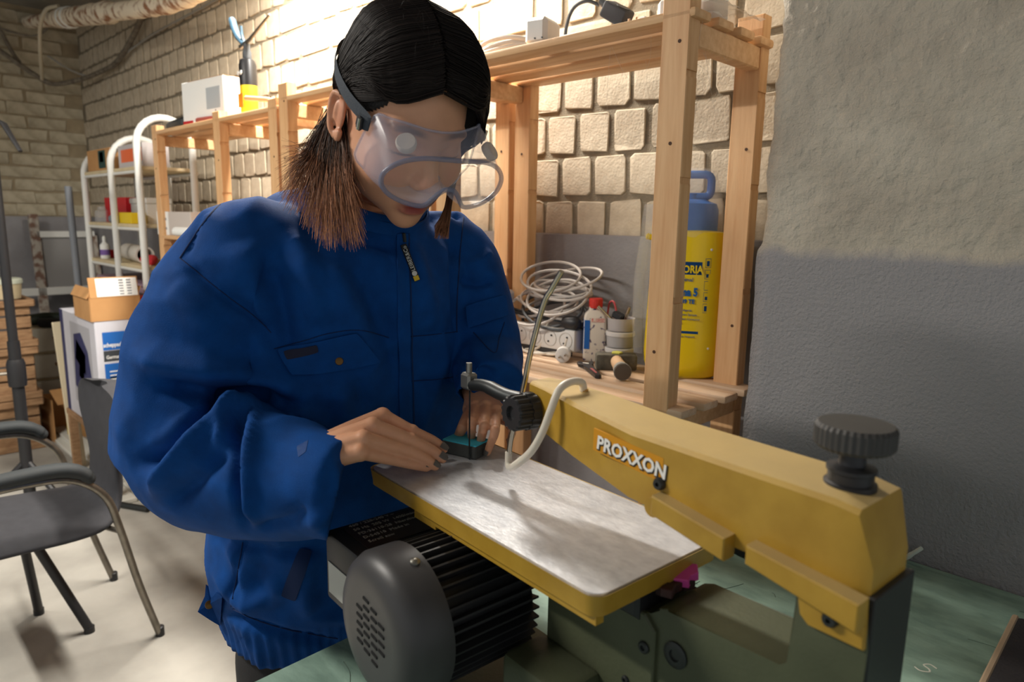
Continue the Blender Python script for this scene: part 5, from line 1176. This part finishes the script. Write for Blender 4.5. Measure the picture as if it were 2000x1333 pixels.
cable('dark wire slung below the ceiling', [(-5.85, .92, 2.60), (-5.8, 1.10, 2.53), (-5.7, 1.25, 2.52), (-5.3, 1.3, 2.62)], .008, M_cab_d)
# ================================================================ on the near pine shelf
TOPZ, LOWZ = 1.738, 1.000
M_wplast = mat('dusty_white_plastic', (222, 218, 212), .5, var=.06, vscale=40); M_gcab = mat('grey_cable', (188, 180, 172), .55); M_dcab = mat('dark_grey_cable', (78, 80, 82), .5)
t = box_thing('power_adapter', 'white power adapter standing on the edge of the top board', 'adapter', (-1.105, 1.205, TOPZ), (.055, .075, .058), M_wplast, .25, bev=.009)
for dx in (-.009, .009):
    bm = bmesh.new(); add_lathe(bm, [(.002, 0), (.002, .001)], (dx+.01, -.0378, .012), (0, -1, 0), 8); obj('contact_hole', bm, M_black, t)
t = thing('socket_strip', 'white socket strip lying on the top board', 'power strip', (-1.005, 1.30, TOPZ), .05)
bm = bmesh.new(); add_box(bm, (0, 0, .02), (.27, .052, .040), bev=.006, seg=2); obj('strip_body', bm, M_wplast, t, True, 30); bm = bmesh.new(); add_box(bm, (.10, 0, .044), (.018, .022, .010), bev=.003); obj('switch', bm, M_wplast, t)
t = thing('black_socket', 'black cable socket propped on the socket strip', 'socket', (-0.985, 1.315, TOPZ+.072), 0, rot=(.2, .55, .2))
bm = bmesh.new(); add_box(bm, (0, 0, 0), (.062, .045, .036), bev=.006, seg=2); obj('socket_body', bm, mat('dark_rubber', (60, 60, 64), .55), t, True, 30); bm = bmesh.new(); add_lathe(bm, [(.010, 0), (.007, .022)], (-.030, 0, .004), (-1, 0, .1), 12); obj('strain_relief', bm, M_dcab, t, True)
bm = bmesh.new(); add_lathe(bm, [(.016, 0), (.016, .001)], (.008, 0, .0182), (0, 0, 1), 18); obj('socket_hole', bm, M_black, t)
cable('dark cord arching from the black socket behind the adapter', [(-1.035, 1.315, TOPZ+.100), (-1.06, 1.30, TOPZ+.110), (-1.09, 1.29, TOPZ+.098), (-1.105, 1.285, TOPZ+.06), (-1.11, 1.285, TOPZ+.006)], .0042, M_dcab, 'extension_lead')
cable('grey cord curled at the right of the top board', [(-0.965, 1.33, TOPZ+.008), (-.92, 1.32, TOPZ+.030), (-.88, 1.31, TOPZ+.032), (-.85, 1.33, TOPZ+.006)], .0042, M_dcab, 'extension_lead')
for k, dx in enumerate((0, .028)):
    pass
t = thing('cord_plug', 'small plug with upright brass pins on the top board', 'plug', (-.885, 1.235, TOPZ)); bm = bmesh.new(); add_box(bm, (0, 0, .006), (.032, .03, .012), bev=.003); obj('plug_body', bm, M_dcab, t)
for dx in (-.009, .009): bm = bmesh.new(); add_lathe(bm, [(.0024, .011), (.0024, .030)], (dx, 0, 0), (0, 0, 1), 8); obj('pin', bm, mat('brass_pin', (196, 156, 120), .35, .7), t, True)
t = box_thing('white_charger', 'white charger behind the shelf post', 'charger', (-.775, 1.28, TOPZ), (.12, .09, .062), M_wplast, .05, bev=.014)
for i in range(5):
    c = Vector((-1.30, 1.30, TOPZ+.012+.009*i)); R0 = .062+.006*(i % 3)
    bm = bmesh.new(); add_tube(bm, [c+Vector((1.35*R0*math.cos(a), R0*math.sin(a), .006*math.sin(2*a+i))) for a in np.linspace(0, 2*PI, 28, endpoint=False)], .0052, 8, closed=True)
    if i == 0: coil_ = thing('cable_coil', 'coiled beige cable at the left of the top board', 'cable', c)
    o = obj('cable_turn', bm, M_gcab, None, True); o.parent = coil_; o.matrix_parent_inverse = Matrix.Translation(-c if i == 0 else -coil_.location)
bm = bmesh.new(); gg = []
for i in range(9):
    row = []
    for j in range(9):
        x = -.735+.075*i/8; y = 1.19+.17*j/8; row.append(bm.verts.new((x, y, TOPZ+.010+.010*noise.noise(Vector((x*40, y*40, 0)))+.010*(i/8)*(1-i/8)*4)))
    gg.append(row)
for i in range(8):
    for j in range(8): bm.faces.new((gg[i][j], gg[i+1][j], gg[i+1][j+1], gg[i][j+1]))
tag(obj('plastic_sheet', bm, mat('cloudy_film', (214, 206, 196), .3, alpha=.45), None, True, 80), 'crumpled clear film on the top board behind the post', 'film')
# cobweb threads
bm = bmesh.new()
for _ in range(14):
    a = Vector((U(-.95, -.69), U(1.17, 1.42), TOPZ-.02)); b = a+Vector((U(-.05, .05), U(-.03, .05), -U(.05, .22))); m_ = (a+b)/2+Vector((U(-.01, .01), 0, -.01)); add_tube(bm, smooth_path([a, m_, b], 4), .00018, 3)
tag(obj('cobweb', bm, mat('cobweb_thread', (210, 206, 200), .8), None), 'cobweb threads hanging below the top board', 'cobweb', kind='stuff')

# ---- lower board
t = thing('socket_block', 'white five way socket block below the cable heap', 'power strip', (-1.255, 1.385, LOWZ+.020), math.radians(3))
bm = bmesh.new(); add_box(bm, (0, 0, .029), (.265, .040, .058), bev=.005, seg=2); obj('block_body', bm, M_wplast, t, True, 30)
for k in range(5):
    bm = bmesh.new(); add_lathe(bm, [(.0215, 0), (.0215, .0012), (.0195, .0014), (.019, -.010), (.0, -.010)], (-.104+.052*k, -.0202, .029), (0, -1, 0), 24, False); s_ = obj('socket', bm, mat('socket_grey', (198, 192, 184), .5), t, True, 40)
    for dx in (-.0085, .0085):
        bm = bmesh.new(); add_lathe(bm, [(.0026, 0), (.0026, .0012)], (-.104+.052*k+dx*.6, -.0212, .029+dx), (0, -1, 0), 8); obj('contact_hole', bm, M_black, s_)
box_thing('block_riser', 'dark offcut under the socket block', 'block', (-1.255, 1.385, LOWZ), (.20, .034, .0195), mat('dark_offcut', (64, 60, 58), .7), .07)
t = thing('cable_heap', 'heap of looped grey extension cables on the lower board', 'cable', (-1.255, 1.405, LOWZ))
for i in range(11):
    cx, cy, cz = U(-.03, .05), U(-.03, .03), .104+.0105*i; ra, rb = U(.085, .135), U(.035, .055); tl = U(-.25, .35); ph = U(0, 6)
    pts = [(cx+ra*math.cos(a)*math.cos(tl), cy+rb*math.sin(a), cz+ra*.45*math.cos(a)*math.sin(tl)+.018*math.sin(a+ph)+.028*math.sin(a)) for a in np.linspace(0, 2*PI, 30, endpoint=False)]
    bm = bmesh.new(); add_tube(bm, pts, .0038 if i > 1 else .0045, 7, closed=True); obj('cable_loop', bm, M_gcab if i > 1 else M_dcab, t, True)
for (pts, m) in (([(-.13, .0, .098), (-.05, -.005, .094), (.06, .0, .092), (.13, .03, .07)], M_dcab), ([(-.15, .01, .108), (-.06, .0, .10), (.05, .01, .098), (.14, .03, .08)], M_dcab), ([(-.10, -.01, .14), (-.03, -.012, .115), (.05, -.01, .10), (.13, .02, .095)], M_gcab)):
    bm = bmesh.new(); add_tube(bm, smooth_path(pts, 5), .0045, 8); obj('cable_run', bm, m, t, True)
bm = bmesh.new(); add_lathe(bm, [(.022, 0), (.024, .006), (.024, .026), (.014, .034)], (-.12, -.035, .098), (.3, -.9, .35), 20); obj('plug_head', bm, M_wplast, t, True)
bm = bmesh.new(); add_box(bm, (-.135, -.015, .14), (.045, .03, .045), bev=.008); obj('plug_head', bm, mat('grey_plug', (190, 188, 192), .5), t)
bm = bmesh.new(); add_lathe(bm, [(.016, 0), (.018, .01), (.018, .04), (.010, .05)], (.09, -.02, .095), (1, -.1, .05), 16); obj('plug_head', bm, M_black, t, True)
for i, (pts, lab) in enumerate((([(-1.150, 1.395, LOWZ+.084), (-1.145, 1.375, LOWZ+.06), (-1.165, 1.368, LOWZ+.015), (-1.21, 1.36, LOWZ+.006), (-1.27, 1.37, LOWZ+.006)], 'pale cord looping over the socket block'), ([(-1.235, 1.395, LOWZ+.084), (-1.228, 1.375, LOWZ+.06), (-1.24, 1.368, LOWZ+.02), (-1.29, 1.365, LOWZ+.006)], 'pale cord hanging before the second socket'))):
    cable(lab, pts, .0038, mat('cream_cord', (214, 204, 188), .5), 'loose_cord')
t = thing('schuko_plug', 'white two pin plug lying before the socket block', 'plug', (-1.132, 1.342, LOWZ), .0)
bm = bmesh.new(); add_lathe(bm, [(.007, -.045), (.012, -.03), (.018, -.012), (.0195, -.006), (.0195, .018), (.016, .020), (0, .020)], (0, 0, .0195), (.55, -.8, 0), 20); pb_ = obj('plug_body', bm, M_wplast, t, True)
for s in (-1, 1):
    bm = bmesh.new(); add_lathe(bm, [(.0024, .018), (.0024, .036)], (s*.006, s*.004, .0195+s*.003), (.55, -.8, 0), 8); obj('pin', bm, M_chrome, pb_, True)
cable('cream cord of the two pin plug', [(-1.163, 1.388, LOWZ+.0195), (-1.19, 1.372, LOWZ+.010), (-1.23, 1.345, LOWZ+.006), (-1.28, 1.35, LOWZ+.006), (-1.31, 1.37, LOWZ+.01)], .0038, mat('cream_cord', (214, 204, 188), .5), 'loose_cord')
# worn white bottle with a red cap
t = thing('chemical_bottle', 'worn white bottle with a red screw cap', 'bottle', (-1.092, 1.418, LOWZ), math.radians(38))
M_bot = mat('worn_label', (224, 214, 198), .6, rgb2=(96, 84, 110), vscale=55, contrast=(.38, .43), detail=10)
bm = bmesh.new(); add_loft(bm, [[(a*k, b*k, z) for a, b in rrect(-.029, .029, -.020, .020, .007, 3)] for z, k in ((0, .93), (.005, 1), (.112, 1), (.122, .93), (.132, .62), (.137, .55), (.142, .55))]); bb_ = obj('bottle_body', bm, M_bot, t, True, 40)
bm = bmesh.new(); add_box(bm, (-.020, -.0204, .070), (.014, .001, .075)); obj('blue_label', bm, M_bluep, bb_); bm = bmesh.new(); add_box(bm, (-.0293, 0, .065), (.001, .030, .09)); obj('blue_label', bm, M_bluep, bb_)
bm = bmesh.new(); add_box(bm, (.008, -.0205, .108), (.034, .0008, .010)); obj('red_label', bm, mat('faded_red', (196, 70, 60), .6, rgb2=(224, 214, 198), vscale=120), bb_)
bm = bmesh.new(); add_lathe(bm, [(.0165, .138), (.018, .140), (.018, .161), (.016, .163), (0, .163)], (0, 0, 0), (0, 0, 1), 40)
for v in bm.verts:
    d = Vector((v.co.x, v.co.y))
    if d.length > .0175 and round(math.atan2(d.y, d.x)/(2*PI/40)) % 2: v.co.x *= .95; v.co.y *= .95
obj('screw_cap', bm, mat('red_cap', (206, 54, 44), .45), t, True, 30)
# stack of round screw tubs
M_tub = mat('cloudy_tub', (206, 202, 200), .35, alpha=.55); M_lid = mat('cloudy_lid', (224, 220, 216), .4, alpha=.85); M_scr_ = mat('loose_screws', (118, 120, 120), .45, .6, rgb2=(60, 62, 62), vscale=160, bump=.8, bscale=300)
for i, (lab) in enumerate(('bottom round tub of screws', 'middle round tub of screws', 'top round tub without lid holding steel bits')):
    t = thing('screw_tub', lab, 'tub', (-1.025+.001*i, 1.436, LOWZ+.042*i), 0, 'stacked screw tubs')
    bm = bmesh.new(); add_lathe(bm, [(.031, .001), (.033, .003), (.035, .034), (.033, .034), (.031, .005)], (0, 0, 0), (0, 0, 1), 32, False); obj('tub_wall', bm, M_tub, t, True, 40)
    bm = bmesh.new(); add_lathe(bm, [(.030, .003), (.0315, .020), (.0, .022)], (0, 0, 0), (0, 0, 1), 24); tag(obj('screws', bm, M_scr_ if i < 2 else mat('pink_screws', (150, 110, 120), .6, var=.4, vscale=120), t, True), kind='stuff')
    if i < 2:
        bm = bmesh.new(); add_lathe(bm, [(.0365, .031), (.037, .033), (.037, .040), (.035, .042), (0, .0415)], (0, 0, 0), (0, 0, 1), 32); obj('lid', bm, M_lid, t, True, 40)
for i, (p0, p1, lab) in enumerate((((-1.04, 1.426, .105), (-1.072, 1.401, .145), 'chrome bit sticking out to the left of the top tub'), ((-1.015, 1.436, .105), (-.992, 1.426, .150), 'steel key sticking out to the right of the top tub'))):
    bm = bmesh.new(); add_tube(bm, [Vector(p0)+Vector((0, 0, LOWZ)), Vector(p1)+Vector((0, 0, LOWZ))], [.0055, .0042], 10); tag(obj('steel_bit', bm, M_chrome, None, True), lab, 'bit')
bm = bmesh.new(); add_box(bm, (-1.028, 1.433, LOWZ+.122), (.032, .024, .016), Matrix.Rotation(.4, 3, 'Y'), bev=.003); tag(obj('black_clip', bm, M_black), 'black clip on top of the screw tubs', 'clip')
cable('red wire bowing from bottle to tubs', [(-1.077, 1.45, LOWZ+.120), (-1.072, 1.45, LOWZ+.150), (-1.054, 1.445, LOWZ+.153), (-1.040, 1.442, LOWZ+.118)], .0026, mat('red_wire', (176, 70, 74), .5), 'red_wire')
# club hammer, head up against the tubs, handle towards the edge
t = thing('club_hammer', 'worn club hammer with a short wooden handle', 'hammer', (-.985, 1.368, LOWZ), math.radians(41))
bm = bmesh.new(); add_box(bm, (0, 0, .020), (.100, .040, .040), bev=.006, seg=2); hd_ = obj('hammer_head', bm, mat('rusty_iron', (112, 106, 92), .75, .3, rgb2=(70, 66, 56), vscale=40, bump=.3, bscale=120), t, True, 40)
bm = bmesh.new(); add_tube(bm, smooth_path([(.0, .02, .024), (.0, -.03, .024), (.002, -.08, .0235), (.004, -.128, .0225)], 4), [.0145]*4+[.0150]*4+[.0165]*4+[.019], 14); hn_ = obj('handle', bm, mat('worn_handle', (196, 160, 122), .7, var=.2, vscale=20), t, True)
bm = bmesh.new(); add_tube(bm, [(.003, -.104, .023), (.004, -.132, .0225)], [.0180, .0208], 14); obj('taped_end', bm, mat('grey_tape', (152, 150, 142), .7), hn_, True)
bm = bmesh.new(); add_lathe(bm, [(.0195, 0), (.018, .002), (0, .003)], (.004, -.132, .0225), (.03, -.99, -.02), 16); obj('handle_end', bm, mat('dark_end_grain', (92, 82, 70), .8), hn_, True)
bm = bmesh.new(); add_prism(bm, [(-.012, -.010), (.006, -.014), (.016, .002), (.004, .014), (-.008, .008)], .0405, .044); obj('yellow_scrap', bm, mat('yellow_scrap', (206, 204, 96), .7), hd_)
# adjustable wrench
t = thing('adjustable_wrench', 'black adjustable wrench beside the club hammer', 'wrench', (-1.045, 1.335, LOWZ), math.radians(-36))
bm = bmesh.new(); add_prism(bm, [(-.020, .020), (-.006, .012), (.006, .012), (.012, .004), (.10, -.002), (.128, -.004), (.132, -.011), (.126, -.018), (.10, -.017), (.014, -.016), (-.004, -.024), (-.024, -.022), (-.028, -.014), (-.012, -.006), (-.014, .006), (-.030, .012)], .001, .010, bev=.0012); wr_ = obj('wrench_body', bm, mat('blackened_steel', (70, 66, 64), .45, .6, var=.3, vscale=60), t)
bm = bmesh.new(); add_prism(bm, [(.060, -.006), (.108, -.008), (.112, -.013), (.060, -.012)], .0098, .0108); obj('red_inlay', bm, mat('red_paint_rest', (168, 92, 90), .6), wr_)
bm = bmesh.new(); add_lathe(bm, [(.005, -.008), (.005, .008)], (-.002, -.004, .007), (.6, .8, 0), 12); obj('worm_screw', bm, M_steel, wr_, True)
# pressure sprayer wrapped in film
t = thing('pressure_sprayer', 'yellow pressure sprayer with a blue pump head', 'sprayer', (-.850, 1.452, LOWZ), math.radians(27))
M_sy = mat('yellow_tank', (238, 206, 16), .32, coat=.15, sss=.03); M_sb = mat('blue_pump', (24, 92, 168), .35)
def sec(a, b, z, n=36, e=2.6):
    return [(math.copysign(abs(math.cos(t_))**(2/e), math.cos(t_))*a, math.copysign(abs(math.sin(t_))**(2/e), math.sin(t_))*b, z) for t_ in np.linspace(0, 2*PI, n, endpoint=False)]
bm = bmesh.new(); add_loft(bm, [sec(.070, .052, .0), sec(.084, .060, .008), sec(.091, .065, .030), sec(.093, .067, .055), sec(.092, .066, .10), sec(.087, .064, .24), sec(.083, .062, .325), sec(.079, .060, .338), sec(.050, .050, .343)]); tk_ = obj('tank', bm, M_sy, t, True, 50)
for s in (-1, 1):
    bm = bmesh.new(); add_lathe(bm, [(.006, 0), (.007, .012), (.008, .018), (.004, .021)], (s*.079, -.02, .322), (s, 0, .25), 12); obj('strap_lug', bm, M_sy, tk_, True)
bm = bmesh.new(); add_loft(bm, [sec(.060, .052, .335, e=2.2), sec(.060, .052, .388, e=2.2), sec(.055, .049, .402, e=2.2), sec(.030, .030, .412, e=2.2)]); ph_ = obj('pump_head', bm, M_sb, t, True, 45)
bm = bmesh.new(); add_tube(bm, [(p[0], p[1], p[2]) for p in [Vector((a, .0, b)) for a, b in rrect(-.040, .040, .418, .468, .014, 4)]], .0095, 10, closed=True); obj('pump_handle', bm, M_sb, ph_, True)
bm = bmesh.new(); add_lathe(bm, [(.012, .405), (.012, .425)], (0, 0, 0), (0, 0, 1), 14); obj('pump_rod', bm, M_sb, ph_, True)
def on_tank(x, z): return -(.0668-.005*(z/.33))*(max(0, 1-(abs(x)/(.0925-.009*z/.33))**2.6))**(1/2.6)-.0008
def tank_print(name, x0, x1, z0, z1, m):
    bm = bmesh.new(); n_ = 8; A = [bm.verts.new((x0+(x1-x0)*k/n_, on_tank(x0+(x1-x0)*k/n_, z0)+0, z0)) for k in range(n_+1)]; B = [bm.verts.new((x0+(x1-x0)*k/n_, on_tank(x0+(x1-x0)*k/n_, z1), z1)) for k in range(n_+1)]
    for k in range(n_): bm.faces.new((A[k], A[k+1], B[k+1], B[k]))
    bmesh.ops.solidify(bm, geom=bm.faces[:], thickness=.0004); return obj(name, bm, m, tk_)
M_sp = mat('tank_blue_print', (18, 92, 160), .5)
tank_print('brand_field', -.034, .034, .243, .272, M_sp)
def tank_text(s, x, z, size, m, bold=.0, off=.0012, align='LEFT', sx=1): return text_mesh('tank_text', s, size, m, tk_, (x, on_tank(.0, z)-off, z), (math.radians(88), 0, 0), .0003, bold, align, sx)
tank_text('GLORIA', -.031, .2475, .0235, M_sy, .0008, .0012, sx=.80); tank_text('Original', -.030, .228, .0125, M_sp, 0, sx=1.15)
tank_text('Prima 5', -.034, .1955, .025, M_sp, .0012, sx=.80); tank_text('Typ 39 TE', -.030, .178, .013, M_sp, .0006, sx=.95)
for k, s in enumerate(('Drucksprühgerät', 'Compression Sprayer', 'Pulvérisateur à pression', 'Drukspuit')): tank_text(s, -.030, .160-.010*k, .0068, M_sp)
tank_print('blue_bar', -.034, .034, .108, .114, M_sp)
tank_text('Made in Germany  Hergestellt', -.034, .100, .0050, M_sp)
for k in range(5):
    z = .270-.0255*k; 
    for (x0, x1, z0, z1) in ((.0405, .0525, z-.0105, z-.0095), (.0405, .0525, z+.0095, z+.0105), (.0405, .0412, z-.0105, z+.0105), (.0518, .0525, z-.0105, z+.0105)): tank_print('pictogram_frame', x0, x1, z0, z1, M_sp)
    if k == 2: text_mesh('tank_text', '3 bar', .0062, M_sp, tk_, (.0415, on_tank(.047, z)-.0012, z-.002), (math.radians(88), 0, .35), .0003)
    else:
        tank_print('pictogram', .0435, .0495, z-.007, z+.001 if k % 2 else z+.005, M_sp)
text_mesh('tank_text', 'CE', .012, M_sp, tk_, (.0415, on_tank(.047, .128)-.0012, .112), (math.radians(88), 0, .35), .0003, .0002)
for (x, z) in ((.052, .300), (.058, .075)):
    bm = bmesh.new(); add_lathe(bm, [(.003, 0), (.002, .001)], (x, on_tank(x, z), z), (.4, -1, 0), 10); obj('white_stud', bm, M_white, tk_)
bm = bmesh.new(); rows = []
for k, (a, b, z) in enumerate(((.078, .060, .325), (.082, .066, .36), (.070, .062, .40), (.058, .040, .44), (.052, .026, .475), (.030, .012, .482))):
    rows.append([(p[0]+.005*noise.noise(Vector((p[0]*50, p[1]*50, z*30))), p[1]+.005*noise.noise(Vector((p[1]*50, p[0]*50, z*30+5))), p[2]) for p in sec(a, b, z, 40, 2.2)])
add_loft(bm, rows, caps=False); obj('film_bag', bm, mat('clear_film', (232, 236, 240), .12, alpha=.14, spec=.8), t, True, 60)
bm = bmesh.new(); rows = []
for z in np.linspace(.05, .40, 9): rows.append([(-.092+.022*math.cos(a)-.012*math.sin(z*9)+.003*noise.noise(Vector((a*2, z*20, 0))), .0+.045*math.sin(a), z) for a in np.linspace(1.2, 5.0, 10)])
add_loft(bm, rows, caps=False, closed=False); obj('film_bag', bm, mat('clear_film', (232, 236, 240), .12, alpha=.14, spec=.8), t, True, 60)
# dark clamp on the middle shelf, just showing right of the jacket
t = thing('bar_clamp', 'dark clamp on the shelf behind the jacket', 'clamp', (-1.49, 1.25, 1.20)); bm = bmesh.new(); add_box(bm, (0, 0, .012), (.18, .03, .022), bev=.003); obj('clamp_bar', bm, M_steel_d, t); bm = bmesh.new(); add_tube(bm, smooth_path([(-.06, .0, .024), (-.05, 0, .045), (.05, 0, .045), (.07, 0, .024)], 4), .005, 8); obj('clamp_handle', bm, M_steel_d, t, True)
